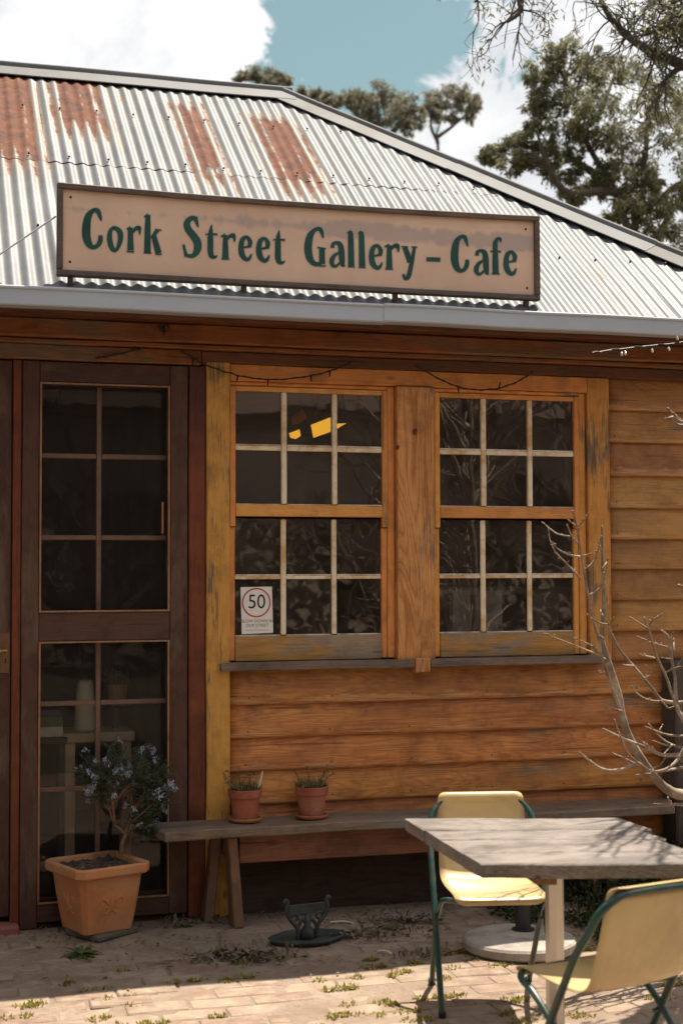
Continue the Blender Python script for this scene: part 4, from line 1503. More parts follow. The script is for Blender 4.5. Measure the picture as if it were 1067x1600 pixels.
# dried twist of twigs and wire nailed up over the door
bm = bmesh.new()
rs = random.Random(5)
b0 = aty(257, 507, -0.125)
add_tube(bm, [aty(256, 533, -0.1), aty(257, 520, -0.125), aty(257, 498, -0.125)], 0.0025, 5)
for i in range(26):
    d = Vector((rs.gauss(0, 1), rs.gauss(0, 0.4) - 0.2, rs.gauss(0, 0.9))).normalized()
    q = b0 + Vector((rs.gauss(0, 0.008), 0, rs.gauss(0, 0.02)))
    add_tube(bm, [q, q + d * 0.012 + Vector((0, 0, 0.004)), q + d * rs.uniform(0.018, 0.032)], [0.0022, 0.003, 0.001], 4)
tag(obj('dried_sprig', bm, M['wire']), 'small dark dried sprig nailed to the beam above the door', 'sprig')

# ==================================================================== BENCH
be = empty('bench', (2.26, -0.16, 0), 0, 'long low grey plank bench against the wall under the windows', 'bench')
bm = rough_box((0.975, -0.295, 0.402), (3.52, -0.035, 0.446), 0, 30, 0.006, 0.006, 61)
for v in bm.verts:                      # the left end sawn slightly out of square, front edge worn round
    if v.co.x < 1.05:
        v.co.x -= (v.co.y + 0.16) * 0.15
    if v.co.x > 3.45:
        v.co.x -= (v.co.y + 0.16) * -0.35
obj('seat', bm, M['bench'], be)
obj('apron', rough_box((1.345, -0.215, 0.272), (3.05, -0.188, 0.400), 0, 18, 0.004, 0.004, 62), M['bench_red'], be)


def bench_leg(x, lean, seed, ya=-0.265, yb=-0.06):
    bm = rough_box((x - 0.022, ya, 0.0), (x + 0.022, yb, 0.401), 2, 10, 0.004, 0.006, seed)
    for v in bm.verts:
        v.co.x += lean * (0.40 - v.co.z) * 0.25
        # a notch sawn up the middle of the foot
        v.co.y += (0.03 if v.co.y < (ya + yb) / 2 else -0.03) * (v.co.z / 0.4) * 0.6
    return bm


obj('leg', bench_leg(1.305, 0.28, 63, -0.275, -0.150), M['bench_leg'], be)
obj('leg', bench_leg(1.262, -0.42, 64, -0.145, -0.04), M['bench_leg'], be)
obj('leg', bench_leg(3.06, 0.2, 65), M['bench_leg'], be)
obj('leg', bench_leg(3.13, 0.3, 66), M['bench_leg'], be)
bm = bmesh.new()
add_box(bm, (1.288, -0.20, 0.30), (1.333, -0.10, 0.395), 0.003)
obj('brace', bm, M['bench_leg'], be)

# ==================================================================== SMALL POTS ON THE BENCH
BZ = 0.4495


def leaf_quad(V, F, T, p, d, up_, L, w, tint, bend=0.0):
    d = d.normalized()
    s = d.cross(up_)
    if s.length < 1e-4:
        s = d.orthogonal()
    s = s.normalized() * (w / 2)
    n0 = len(V)
    m_ = p + d * L * 0.5 + up_ * bend * L
    e = p + d * L
    V += [tuple(p), tuple(m_ + s), tuple(e), tuple(m_ - s)]
    F.append((n0, n0 + 1, n0 + 2, n0 + 3))
    T.append(tint)


def rvec(rs):
    while True:
        v = Vector((rs.uniform(-1, 1), rs.uniform(-1, 1), rs.uniform(-1, 1)))
        if 0.05 < v.length < 1:
            return v.normalized()


def small_pot(px, label, seed, style, y=-0.155):
    rs = random.Random(seed)
    c = aty(px, 1279, y)
    c.z = BZ
    sa = bmesh.new()
    add_lathe(sa, [(0.060, 0.0), (0.072, 0.004), (0.0775, 0.016), (0.0765, 0.020), (0.071, 0.018), (0.066, 0.009), (0.0, 0.008)], 28, c)
    tag(obj('saucer', sa, M['saucer'], smooth=True), 'orange terracotta saucer under the ' + ('left' if style == 0 else 'right') + ' small pot on the bench', 'saucer', 'saucers on the bench')
    base = c + Vector((0, 0, 0.0095))
    root = empty('potted_plant', base, rs.uniform(0, 1), label, 'potted plant', 'small pots on the bench', local=True)
    pb = bmesh.new()
    add_lathe(pb, [(0.0, 0.0), (0.052, 0.0), (0.054, 0.003), (0.067, 0.100), (0.074, 0.101), (0.0755, 0.104), (0.0785, 0.134), (0.0765, 0.138),
                   (0.071, 0.137), (0.067, 0.122), (0.0, 0.121)], 32)
    obj('pot', pb, M['terra_red'], root, smooth=False)
    s_ = bmesh.new()
    bmesh.ops.create_circle(s_, cap_ends=True, segments=20, radius=0.0665, matrix=Matrix.Translation((0, 0, 0.123)))
    obj('soil', s_, M['soil'], root)
    V, F, T = [], [], []
    for i in range(260):
        a, r = rs.uniform(0, 2 * PI), 0.060 * math.sqrt(rs.random())
        p = Vector((r * math.cos(a), r * math.sin(a), 0.122))
        lean = Vector((math.cos(a), math.sin(a), 0)) * rs.uniform(0.0, 0.9)
        L = rs.uniform(0.02, 0.062)
        leaf_quad(V, F, T, p, Vector((0, 0, 1)) + lean + rvec(rs) * 0.35, rvec(rs), L, rs.uniform(0.003, 0.0065), rs.random() ** 1.5, 0.12)
    for st_n in range(7):                # wiry stems with a few leaves
        a = rs.uniform(0, 2 * PI)
        p = Vector((0.03 * math.cos(a), 0.03 * math.sin(a), 0.122))
        d = Vector((math.cos(a) * 0.7, math.sin(a) * 0.7, 1)).normalized()
        for q in range(9):
            p2 = p + d * 0.013
            leaf_quad(V, F, T, p, d, rvec(rs), 0.0145, 0.0026, 0.3)
            for _ in range(3):
                leaf_quad(V, F, T, p2, rvec(rs) + d * 0.4, rvec(rs), rs.uniform(0.008, 0.018), 0.006, rs.random() * 0.7, 0.1)
            p = p2
            d = (d + rvec(rs) * 0.25 + Vector((0, 0, -0.03))).normalized()
    pymesh('foliage', V, F, M['dry_plant'], root, attr={'tint': T})
    if style == 0:
        tb = bmesh.new()                  # a pale plant label stuck at the rim
        wd = Matrix.Rotation(-root.rotation_euler.z, 3, 'Z')
        q0, q1 = wd @ Vector((0.056, -0.015, 0.118)), wd @ Vector((0.078, -0.015, 0.215))
        add_tube(tb, [q0, q0.lerp(q1, 0.5), q1], [0.0045, 0.0055, 0.0035], 6)
        obj('plant_label', tb, M['pale_wood'], root)


small_pot(383, 'small red clay pot of wiry dry plants with pale label, nearer the door', 11, 0)
small_pot(487, 'small red clay pot of dry trailing plants, farther from the door', 23, 1)

# ==================================================================== BIG SQUARE POT
pc = atz(152, 1459, 0.0)
PR = R(21)
slab = bmesh.new()
add_box(slab, (-0.116, -0.112, 0.0), (0.116, 0.112, 0.026), 0.006)
bmesh.ops.rotate(slab, verts=slab.verts, matrix=Matrix.Rotation(PR + 0.25, 3, 'Z'))
bmesh.ops.translate(slab, verts=slab.verts, vec=pc + Vector((0.02, -0.01, 0.002)))
tag(obj('paving_slab', slab, M['slab']), 'flat paving slab lying under the large square pot', 'slab')
rp_ = empty('potted_rosemary', pc + Vector((0, 0, 0.0285)), PR, 'large square terracotta pot with flowering rosemary by the screen door', 'potted shrub', local=True)


def sq_ring(bm, half, ch, z):
    h, c = half, ch
    pts = [(h, -h + c), (h, h - c), (h - c, h), (-h + c, h), (-h, h - c), (-h, -h + c), (-h + c, -h), (h - c, -h)]
    return [bm.verts.new((x, y, z)) for x, y in pts]


bm = bmesh.new()
prof = [(0.112, 0.014, 0.0), (0.116, 0.016, 0.004), (0.132, 0.020, 0.10), (0.150, 0.024, 0.235), (0.152, 0.026, 0.243), (0.172, 0.030, 0.246), (0.177, 0.031, 0.253),
        (0.178, 0.031, 0.283), (0.174, 0.030, 0.290), (0.160, 0.026, 0.290), (0.152, 0.022, 0.284), (0.147, 0.020, 0.255)]
rings = [sq_ring(bm, *q) for q in prof]
for a, b in zip(rings[:-1], rings[1:]):
    for k in range(8):
        bm.faces.new((a[k], a[(k + 1) % 8], b[(k + 1) % 8], b[k]))
bm.faces.new(rings[0][::-1])
bm.faces.new(rings[-1])
obj('pot', bm, M['terra'], rp_)
# fleur-de-lis relief on the faces
for fa_ in (0, 1):
    bm = bmesh.new()
    for pts in ([(0, -0.030, 0.006), (0.0, 0.002, 0.010), (0, 0.034, 0.003)], [(0.004, -0.018, 0.004), (0.020, 0.006, 0.007), (0.038, 0.020, 0.006), (0.046, 0.006, 0.005), (0.036, -0.004, 0.003)],
                [(-0.004, -0.018, 0.004), (-0.020, 0.006, 0.007), (-0.038, 0.020, 0.006), (-0.046, 0.006, 0.005), (-0.036, -0.004, 0.003)], [(-0.024, -0.016, 0.005), (0.024, -0.016, 0.005)],
                [(0.004, -0.022, 0.004), (0.022, -0.040, 0.005), (0.030, -0.034, 0.003)], [(-0.004, -0.022, 0.004), (-0.022, -0.040, 0.005), (-0.030, -0.034, 0.003)]):
        Q = crom(pts, 5) if len(pts) > 2 else pts
        add_tube(bm, [(x * 1.15, -0.1335 - (z + 0.0) * 0.15, z * 1.15 + 0.130) for x, z, r in Q], [r for x, z, r in Q], 7)
    bmesh.ops.rotate(bm, verts=bm.verts, matrix=Matrix.Rotation(PI / 2 * (0 if fa_ == 0 else -1), 3, 'Z'))
    obj('emblem', bm, M['terra'], rp_, smooth=True)
rs = random.Random(4)
bm = bmesh.new()
bmesh.ops.create_grid(bm, x_segments=22, y_segments=22, size=0.149, matrix=Matrix.Translation((0, 0, 0.268)))
for v in bm.verts:
    v.co.z += 0.016 * noise.noise(v.co * 26) + 0.018 * noise.noise(v.co * 75)
    m_ = max(abs(v.co.x), abs(v.co.y))
    if abs(v.co.x) + abs(v.co.y) > 0.272:
        v.co.x *= 0.94
        v.co.y *= 0.94
obj('soil', bm, M['soil'], rp_)
# stems in world-aligned coordinates, turned back into the pot's frame
inv = Matrix.Rotation(-PR, 3, 'Z')
P0 = pc + Vector((0, 0, 0.0285))


def loc(p):
    return inv @ (Vector(p) - P0)


yb0 = pc.y + 0.03
trunk_b = aty(189, 1333, yb0)
stems = [
    [(189, 1335, 0), (192, 1318, 0), (196, 1303, 0)],
    [(196, 1303, 0), (180, 1288, -.02), (170, 1265, -.03), (157, 1247, -.03), (150, 1225, -.02), (143, 1200, 0)],
    [(196, 1303, 0), (205, 1275, .03), (208, 1262, .02), (203, 1230, .0), (190, 1200, .02), (175, 1178, 0)],
    [(196, 1303, 0), (215, 1302, .02), (238, 1307, .04)],
    [(205, 1275, .03), (222, 1250, .05), (228, 1215, .06), (226, 1185, .05)],
    [(205, 1285, .0), (228, 1266, -.05), (244, 1252, -.05), (258, 1252, -.04)],
    [(180, 1288, -.02), (175, 1240, -.07), (172, 1205, -.07)],
    [(208, 1262, .02), (240, 1235, .02), (255, 1215, .0)],
    [(157, 1247, -.03), (148, 1228, .04), (140, 1215, .04)],
    [(170, 1265, -.03), (190, 1240, -.05), (210, 1215, -.06), (215, 1198, -.06)],
    [(196, 1303, 0), (222, 1284, -.03), (240, 1270, -.03)],
]
bm = bmesh.new()
tips = []
for k, s in enumerate(stems):
    P = [loc(aty(a, b, yb0 + c)) for a, b, c in s]
    if len(P) > 2:
        P = [Vector(q) for q in crom(P, 5)]
    r0, r1 = (0.0115, 0.009) if k == 0 else (0.0065, 0.0022)
    P = [p + noise.noise_vector(p * 40) * 0.003 for p in P]
    add_tube(bm, P, [r0 + (r1 - r0) * i / (len(P) - 1) for i in range(len(P))], 7)
    if k > 0:
        tips.append(P)
obj('trunk', bm, M['bark_rose'], rp_, smooth=True)
V, F, T = [], [], []
FV, FF, FT = [], [], []
for P in tips:
    n = len(P)
    for sub in range(50):
        i = int(n * (0.38 + 0.62 * rs.random() ** 0.7))
        p = P[min(i, n - 1)].copy()
        d = (rvec(rs) + Vector((0, 0, 0.75))).normalized()
        L = rs.uniform(0.045, 0.10)
        nn_ = int(L / 0.0042)
        for q in range(nn_):
            p = p + d * 0.0042
            d = (d + rvec(rs) * 0.06).normalized()
            for _ in range(3):
                nd_ = (rvec(rs) + d * 0.7).normalized()
                leaf_quad(V, F, T, p, nd_, rvec(rs), rs.uniform(0.011, 0.020), 0.0027, rs.random() ** 1.6)
        if p.z > 0.42 and noise.noise(p * 9.0) > 0.08 and rs.random() < 0.6:
            for _ in range(rs.randrange(8, 18)):
                fp = p + rvec(rs) * 0.016 * rs.random()
                for _k in range(3):
                    leaf_quad(FV, FF, FT, fp, rvec(rs), rvec(rs), rs.uniform(0.006, 0.010), 0.005, rs.random())
pymesh('foliage', V, F, M['rosemary'], rp_, attr={'tint': T})
pymesh('flowers', FV, FF, M['flower'], rp_, attr={'tint': FT})

# ==================================================================== BOOT SCRAPER
bs = atz(480, 1471, 0)
sc_ = empty('boot_scraper', bs, R(8), 'small cast iron boot scraper on an oval tray below the bench', 'boot scraper', local=True)
bm = bmesh.new()
prof = [(0.0, 0.012), (0.72, 0.012), (0.86, 0.016), (0.94, 0.026), (1.0, 0.027), (0.985, 0.016), (0.90, 0.002), (0.0, 0.001)]
n = 40
rings = []
for s, z in prof:
    rr = []
    for k in range(n):
        a = 2 * PI * k / n
        wob = 1 + 0.05 * math.cos(4 * a)
        rr.append(bm.verts.new((0.168 * s * wob * math.cos(a), 0.112 * s * wob * math.sin(a), z)))
    rings.append(rr)
for a, b in zip(rings[:-1], rings[1:]):
    for k in range(n):
        if a is rings[0] or b is rings[-1]:
            pass
        bm.faces.new((a[k], a[(k + 1) % n], b[(k + 1) % n], b[k]))
bmesh.ops.remove_doubles(bm, verts=bm.verts, dist=1e-5)
obj('tray', bm, M['iron'], sc_, smooth=True)
obj('scraper_blade', box((-0.084, -0.004, 0.118), (0.084, 0.004, 0.160), 0.002), M['iron'], sc_)
for s in (-1, 1):
    bm = bmesh.new()
    add_tube(bm, crom([(s * 0.040, 0, 0.012), (s * 0.046, 0, 0.06), (s * 0.078, 0, 0.10), (s * 0.094, 0, 0.135), (s * 0.090, 0, 0.170), (s * 0.098, 0, 0.182), (s * 0.104, 0, 0.172)], 6), 0.009, 8)
    add_tube(bm, crom([(s * 0.078, 0, 0.10), (s * 0.058, 0, 0.122), (s * 0.042, 0, 0.105), (s * 0.054, 0, 0.092)], 6), 0.0065, 7)
    obj('scroll_end', bm, M['iron'], sc_, smooth=True)
bm = bmesh.new()
add_tube(bm, [(0, 0, 0.012), (0, 0, 0.045), (0, 0, 0.07), (0, 0, 0.119)], [0.034, 0.028, 0.013, 0.012], 12)
add_tube(bm, crom([(-0.045, 0, 0.06), (-0.02, 0, 0.095), (0.0, 0, 0.070), (0.02, 0, 0.095), (0.045, 0, 0.06)], 5), 0.008, 7)
obj('stem', bm, M['iron'], sc_, smooth=True)

# ==================================================================== UMBRELLA BASE
ub = empty('umbrella_base', (2.383, -0.945, 0.0), 0, 'round pale concrete umbrella base with short black tube behind the chair', 'umbrella base')
bm = bmesh.new()
add_lathe(bm, [(0.0, 0.003), (0.226, 0.003), (0.236, 0.012), (0.236, 0.040), (0.228, 0.050), (0.10, 0.058), (0.0, 0.060)], 48, (2.383, -0.945, 0))
bmesh.ops.remove_doubles(bm, verts=bm.verts, dist=1e-5)
obj('disc', bm, M['concrete'], ub, smooth=False)
bm = bmesh.new()
bx_, by_ = aty(817, 1465, -0.87).x, -0.87
add_lathe(bm, [(0.048, 0.059), (0.048, 0.064), (0.033, 0.066), (0.033, 0.300), (0.030, 0.302), (0.0, 0.302)], 24, (bx_, by_, 0))
obj('tube', bm, M['black_tube'], ub, smooth=False)

# ==================================================================== TABLE
TZ = 0.725
c_fl, c_nl = Vector((1.587, -1.829, TZ)), Vector((1.615, -2.623, TZ))
tb = empty('cafe_table', (1.99, -2.2, 0), 0, 'weathered grey plank table on a steel pole between two cream chairs', 'table')
ud = Vector((0.965, -0.262, 0)).normalized()        # along the planks
vd = Vector((-ud.y, ud.x, 0)) * -1                  # towards the camera
depth = 0.80
NP = 4
pw = [0.235, 0.175, 0.205, 0.175]
yy = 0.0
rs = random.Random(9)
far_l = Vector((1.587, -1.829, 0))
for k in range(NP):
    w = pw[k]
    s0 = -(yy) * -0.235 + rs.uniform(-0.006, 0.006)   # left ends step along the cut
    # left edge runs from the far corner to the near corner: in plank coordinates it drifts to the right
    def left_at(v):
        return 0.228 * v
    Lr = 0.735 + 0.10 * yy
    bm = bmesh.new()
    zt, zb = TZ, TZ - 0.042
    n = 22
    v0, v1 = yy + 0.0035, yy + w - 0.0035
    top_r, bot_r, rows = [], [], []
    for i in range(n + 1):
        f = i / n
        row = []
        for v, z in ((v0, zt - 0.004), (v0 + 0.005, zt), (v1 - 0.005, zt), (v1, zt - 0.004), (v1, zb), (v0, zb)):
            ua = left_at(v) + (rs.uniform(-0.004, 0.004) if i == 0 else 0)
            ubb = Lr + 0.30 * (v - yy)
            u = ua + (ubb - ua) * f
            q = far_l + ud * u + vd * v
            wv = noise.noise(Vector((u * 3, k * 9.1 + v * 6, 0))) * 0.0035 + noise.noise(Vector((u * 11, k * 3.1, v * 20))) * 0.0015
            ev = noise.noise(Vector((u * 6, k * 4.7 + (0 if v < yy + w / 2 else 5), 3))) * 0.004
            row.append(bm.verts.new(q + vd * ev + Vector((0, 0, z + wv))))
        rows.append(row)
    for i in range(n):
        for j in range(6):
            bm.faces.new((rows[i][j], rows[i + 1][j], rows[i + 1][(j + 1) % 6], rows[i][(j + 1) % 6]))
    bm.faces.new(rows[0])
    bm.faces.new(rows[-1][::-1])
    obj('plank', bm, M['tabletop'], tb)
    yy += w
for u in (0.26, 0.66):
    bm = bmesh.new()
    q0 = far_l + ud * (u - 0.03) + vd * 0.06
    pts = [q0, q0 + ud * 0.06, q0 + ud * (0.06 + 0.12) + vd * 0.66, q0 + ud * 0.12 + vd * 0.66]
    lo_ = [bm.verts.new(p + Vector((0, 0, TZ - 0.075))) for p in pts]
    hi_ = [bm.verts.new(p + Vector((0, 0, TZ - 0.047))) for p in pts]
    bm.faces.new(lo_)
    bm.faces.new(hi_)
    for i in range(4):
        bm.faces.new((lo_[i], lo_[(i + 1) % 4], hi_[(i + 1) % 4], hi_[i]))
    obj('cleat', bm, M['bench_leg'], tb)
pcx = aty(866.5, 1500, -2.2).x
bm = bmesh.new()
add_lathe(bm, [(0.0305, 0.028), (0.0305, TZ - 0.052)], 8, (0, 0, 0))
bmesh.ops.rotate(bm, verts=bm.verts, matrix=Matrix.Rotation(R(30), 3, 'Z'))
bmesh.ops.translate(bm, verts=bm.verts, vec=(pcx, -2.2, 0))
obj('pole', bm, M['steel'], tb)
bm = bmesh.new()
add_lathe(bm, [(0.0, 0.002), (0.24, 0.002), (0.245, 0.008), (0.235, 0.018), (0.05, 0.027), (0.0, 0.0275)], 40, (pcx, -2.2, 0))
bmesh.ops.remove_doubles(bm, verts=bm.verts, dist=1e-5)
obj('foot_plate', bm, M['steel'], tb)

# ==================================================================== CHAIRS
def make_chair(loc_, rz, label):
    ch = empty('cafe_chair', loc_, rz, label, 'chair', 'cream chairs with green tube frames', local=True)
    W_ = 0.205
    # back hoop running down and forward into the front feet
    hoop = [(-W_, 0.200, 0.0), (-W_, 0.06, 0.26), (-W_, -0.085, 0.52), (-W_ + 0.004, -0.140, 0.600), (-W_ + 0.022, -0.170, 0.662), (-W_ + 0.060, -0.190, 0.700), (-W_ + 0.11, -0.197, 0.714)]
    hoop = hoop + [(-x, y, z) for x, y, z in hoop[::-1]]
    bm = bmesh.new()
    add_tube(bm, crom(hoop, 6), 0.0115, 10)
    obj('back_hoop', bm, M['green_tube'], ch, smooth=True)
    seat = [(-W_ + 0.018, -0.215, 0.0), (-W_ + 0.012, -0.085, 0.20), (-W_ + 0.010, 0.02, 0.318), (-W_ + 0.012, 0.115, 0.385), (-W_ + 0.018, 0.175, 0.405), (-W_ + 0.045, 0.212, 0.412), (-W_ + 0.10, 0.226, 0.413)]
    seat = seat + [(-x, y, z) for x, y, z in seat[::-1]]
    bm = bmesh.new()
    add_tube(bm, crom(seat, 6), 0.0105, 10)
    obj('seat_hoop', bm, M['green_tube'], ch, smooth=True)
    for s in (-1, 1):
        bm = bmesh.new()
        add_tube(bm, [(s * (W_ - 0.026), 0.035, 0.302), (s * (W_ + 0.014), 0.035, 0.302)], 0.006, 8)
        obj('rivet', bm, M['green_tube'], ch)
        for y in (0.200, -0.215):
            bm = bmesh.new()
            xx = s * W_ if y > 0 else s * (W_ - 0.018)
            add_tube(bm, [(xx, y, -0.001), (xx, y, 0.018)], 0.014, 10)
            obj('foot_cap', bm, M['black_tube'], ch)
    # the sheet: rolled over the hoop at the top, dished into the seat, rolled over the front rail
    prof = [(-0.203, 0.7285), (-0.196, 0.7300), (-0.187, 0.7265), (-0.181, 0.715), (-0.176, 0.69), (-0.163, 0.63), (-0.146, 0.57), (-0.125, 0.505), (-0.108, 0.460),
            (-0.086, 0.437), (-0.050, 0.427), (0.02, 0.424), (0.10, 0.427), (0.17, 0.431), (0.215, 0.431), (0.236, 0.424), (0.242, 0.410), (0.234, 0.398)]
    prof = crom(prof, 3)
    hw0 = 0.160
    bm = bmesh.new()
    NX = 12
    rows = []
    npf = len(prof)
    for i, (y, z) in enumerate(prof):
        f = i / (npf - 1)
        w = hw0 + 0.010 * math.sin(PI * f)
        if f < 0.22:                       # rounded shoulders
            w -= 0.042 * (1 - f / 0.22) ** 2
        if f > 0.88:
            w -= 0.035 * ((f - 0.88) / 0.12) ** 2
        dish = 0.010 if 0.2 < f < 0.9 else 0.0
        row = []
        for k in range(NX + 1):
            s = -1 + 2 * k / NX
            row.append(bm.verts.new((s * w, y - dish * (1 - s * s) * (1 if z > 0.45 else 0), z - dish * (1 - s * s) * (1 if z <= 0.45 else 0))))
        rows.append(row)
    for i in range(npf - 1):
        for k in range(NX):
            bm.faces.new((rows[i][k], rows[i][k + 1], rows[i + 1][k + 1], rows[i + 1][k]))
    o = obj('seat_sheet', bm, M['cream'], ch, smooth=True)
    so = o.modifiers.new('thickness', 'SOLIDIFY')
    so.thickness = 0.0035
    so.offset = 0
    # pressed slots below the rolled top
    return ch


make_chair((2.0, -1.573, 0.0), R(168), 'cream chair facing out, far side of the table by the bench')
make_chair((1.868, -2.84, 0.0), R(13), 'cream chair seen from behind, near side of the table at the corner')

# ==================================================================== OLD POST AT THE RIGHT
obj_ = obj('timber_post', rough_box((3.535, -0.20, -0.02), (3.70, -0.05, 1.13), 2, 12, 0.005, 0.010, 71), M['grey_post'])
tag(obj_, 'stout old grey timber post beyond the right end of the bench', 'post')

# ==================================================================== BARE TREE IN FRONT (traced branches, given depth)
def bare_tree():
    t_ = lambda x, y: (840 + x / 2.963, 760 + y / 2.963)
    rs = random.Random(12)
    Y0 = -1.42
    base = aty(1135, 1300, Y0)
    base.z = 0.0
    root = empty('bare_tree', base, 0, 'bare pale barked young tree with budding twigs at the right', 'tree')

    def P(pts, d0=0.0, d1=0.0):
        out = []
        for i, (x, y) in enumerate(pts):
            f = i / max(1, len(pts) - 1)
            out.append(aty(*t_(x, y), Y0 + d0 + (d1 - d0) * f + 0.012 * noise.noise(Vector((x * .02, y * .02, 1)))))
        return out
    big, twig, bud = bmesh.new(), bmesh.new(), bmesh.new()

    def run(b, pts, r0, r1, n=7, d0=0, d1=0, knob=True):
        q = P(pts, d0, d1)
        q = [Vector(v) for v in (crom([tuple(v) for v in q], 5) if len(q) > 2 else [tuple(v) for v in q])]
        m_ = len(q)
        sc = 1 / 2.963 * 6.0 / FPX       # crop px -> metres at this depth
        rad = []
        for i in range(m_):
            f = i / max(1, m_ - 1)
            r = (r0 + (r1 - r0) * f) * sc
            if knob:
                r *= 1 + 0.22 * max(0, noise.noise(q[i] * 38))
            rad.append(r)
        add_tube(b, q, rad, n)
        return q
    T1 = [(880, 1500), (790, 1440), (673, 1428), (620, 1415), (560, 1370), (490, 1280), (440, 1195), (402, 1110), (386, 1045), (375, 970), (345, 870), (312, 770), (296, 705), (300, 640), (304, 560), (305, 480), (299, 380), (297, 280), (295, 180)]
    q = run(big, T1, 25, 4.2, 10, 0.05, 0.0)
    low = q[0]
    stem = [base + Vector((0, 0, -0.05)), base + Vector((0.01, 0, 0.2)), low + Vector((0.02, 0, -0.1)), low]
    add_tube(big, crom([tuple(v) for v in stem], 5), [0.032 - 0.010 * i / 15 for i in range(16)], 10)
    up_ = [base + Vector((0.01, 0.0, 0.15)), base + Vector((0.02, 0.02, 0.5)), base + Vector((-0.01, 0.03, 0.9)), base + Vector((0.03, 0.05, 1.4)), base + Vector((0.0, 0.03, 2.1)), base + Vector((0.02, -0.05, 2.9))]
    up_ = [Vector(v) for v in crom([tuple(v) for v in up_], 6)]
    add_tube(big, up_, [0.026 - 0.017 * i / (len(up_) - 1) for i in range(len(up_))], 9)
    run(big, [(388, 1050), (370, 1000), (342, 930), (318, 860), (296, 790), (279, 700), (255, 620), (236, 520), (215, 400), (200, 320), (188, 240), (180, 185), (160, 112)], 8, 3.4, 8, 0.0, -0.14)
    run(big, [(880, 960), (760, 985), (673, 1000), (620, 1000), (570, 988), (530, 940), (490, 890), (440, 830), (380, 760), (345, 690), (326, 645)], 11, 4, 8, 0.1, -0.03)
    run(big, [(880, 1180), (760, 1215), (673, 1238), (610, 1245), (560, 1238), (500, 1208), (440, 1185), (380, 1160), (300, 1122)], 11, 4, 8, 0.05, -0.12)
    run(big, [(820, 1170), (700, 1190), (650, 1260), (600, 1305), (540, 1320), (490, 1298), (420, 1240), (390, 1180), (352, 1078)], 9, 3, 8, -0.05, -0.15)
    run(big, [(480, 1285), (440, 1290), (380, 1310), (330, 1315), (280, 1300), (240, 1270), (190, 1232)], 8, 4, 7, -0.02, -0.18)
    run(big, [(880, 1290), (760, 1282), (673, 1300), (620, 1310), (560, 1322)], 8, 5, 7, 0.1, -0.08)
    run(big, [(690, 1090), (650, 1040), (636, 960), (634, 890), (622, 830), (612, 760), (606, 700), (570, 665)], 11, 4, 8, 0.02, 0.05)
    run(big, [(720, 1130), (673, 1090), (650, 1040), (618, 960), (600, 900), (584, 862), (550, 790), (530, 730), (512, 660), (490, 605)], 8, 3.6, 7, -0.05, -0.1)
    run(big, [(880, 1150), (760, 1160), (673, 1156), (600, 1150), (540, 1130), (492, 1110)], 7, 3.5, 7, 0, 0.1)
    run(big, [(800, 1210), (673, 1210), (620, 1195), (570, 1165), (510, 1098)], 6.5, 3.5, 7, 0.02, 0.08)
    tw = [[(200, 430), (140, 365), (90, 315), (60, 265), (50, 212)], [(205, 325), (150, 318), (100, 295), (65, 262)], [(187, 264), (160, 235), (138, 188)], [(150, 232), (90, 220), (33, 177)],
          [(180, 185), (150, 163)], [(182, 186), (205, 165), (229, 133)], [(200, 322), (236, 314)], [(215, 385), (255, 350), (278, 292), (290, 245)], [(238, 502), (275, 480), (303, 440), (322, 348)],
          [(325, 640), (280, 630), (232, 597)], [(328, 642), (349, 612)], [(330, 640), (318, 622)], [(560, 995), (510, 988), (462, 962), (437, 932)], [(312, 800), (268, 776), (200, 748), (130, 720), (42, 687)],
          [(268, 752), (235, 730), (180, 707)], [(450, 1285), (400, 1258), (348, 1236)], [(520, 1330), (490, 1330), (458, 1335)], [(512, 660), (480, 640), (438, 613)], [(511, 650), (530, 620), (560, 598)],
          [(500, 712), (470, 700)], [(586, 864), (630, 842), (700, 826)], [(600, 745), (560, 733), (530, 725)], [(608, 720), (622, 685)], [(560, 1240), (510, 1200), (460, 1165)], [(600, 1200), (545, 1182)],
          [(540, 795), (500, 785), (478, 780)], [(440, 830), (398, 826)], [(570, 990), (600, 1024), (620, 1022)], [(300, 700), (285, 690)], [(386, 1040), (340, 1025), (318, 1026)], [(318, 860), (290, 852)],
          [(630, 790), (628, 718)], [(622, 800), (582, 795)], [(634, 850), (673, 790), (720, 740)], [(670, 760), (700, 720)], [(600, 1440), (625, 1472), (700, 1480)], [(690, 1470), (610, 1470), (540, 1470)],
          [(590, 1250), (570, 1285), (545, 1300)], [(650, 1260), (673, 1275), (720, 1290)], [(430, 1250), (405, 1252)], [(325, 820), (300, 862), (286, 858)], [(296, 300), (280, 262)], [(298, 380), (322, 345)],
          [(300, 600), (290, 575)], [(490, 890), (520, 870), (505, 840)], [(655, 1040), (690, 960), (740, 900)], [(560, 1130), (575, 1105)], [(620, 1195), (588, 1232)]]
    for s in tw:
        q = run(twig, s, 4.6, 2.0, 6, rs.uniform(-0.05, 0.02), rs.uniform(-0.14, 0.05))
        e = q[-1]
        d = (q[-1] - q[-2]).normalized()
        add_tube(bud, [e - d * 0.002, e + d * 0.005, e + d * 0.012, e + d * 0.019], [0.0022, 0.0036, 0.0030, 0.0007], 6)
        for p in q[2:-1]:
            if rs.random() < 0.35:
                d2 = (rvec(rs) + Vector((0, 0, 0.4)) + d * 0.5).normalized()
                add_tube(bud, [p, p + d2 * 0.008, p + d2 * 0.015], [0.0022, 0.0030, 0.0006], 5)
    # the branch end entering high on the right edge, and the crown out of frame
    f_ = lambda x, y: ((x - 840) * 2.963, (y - 760) * 2.963)
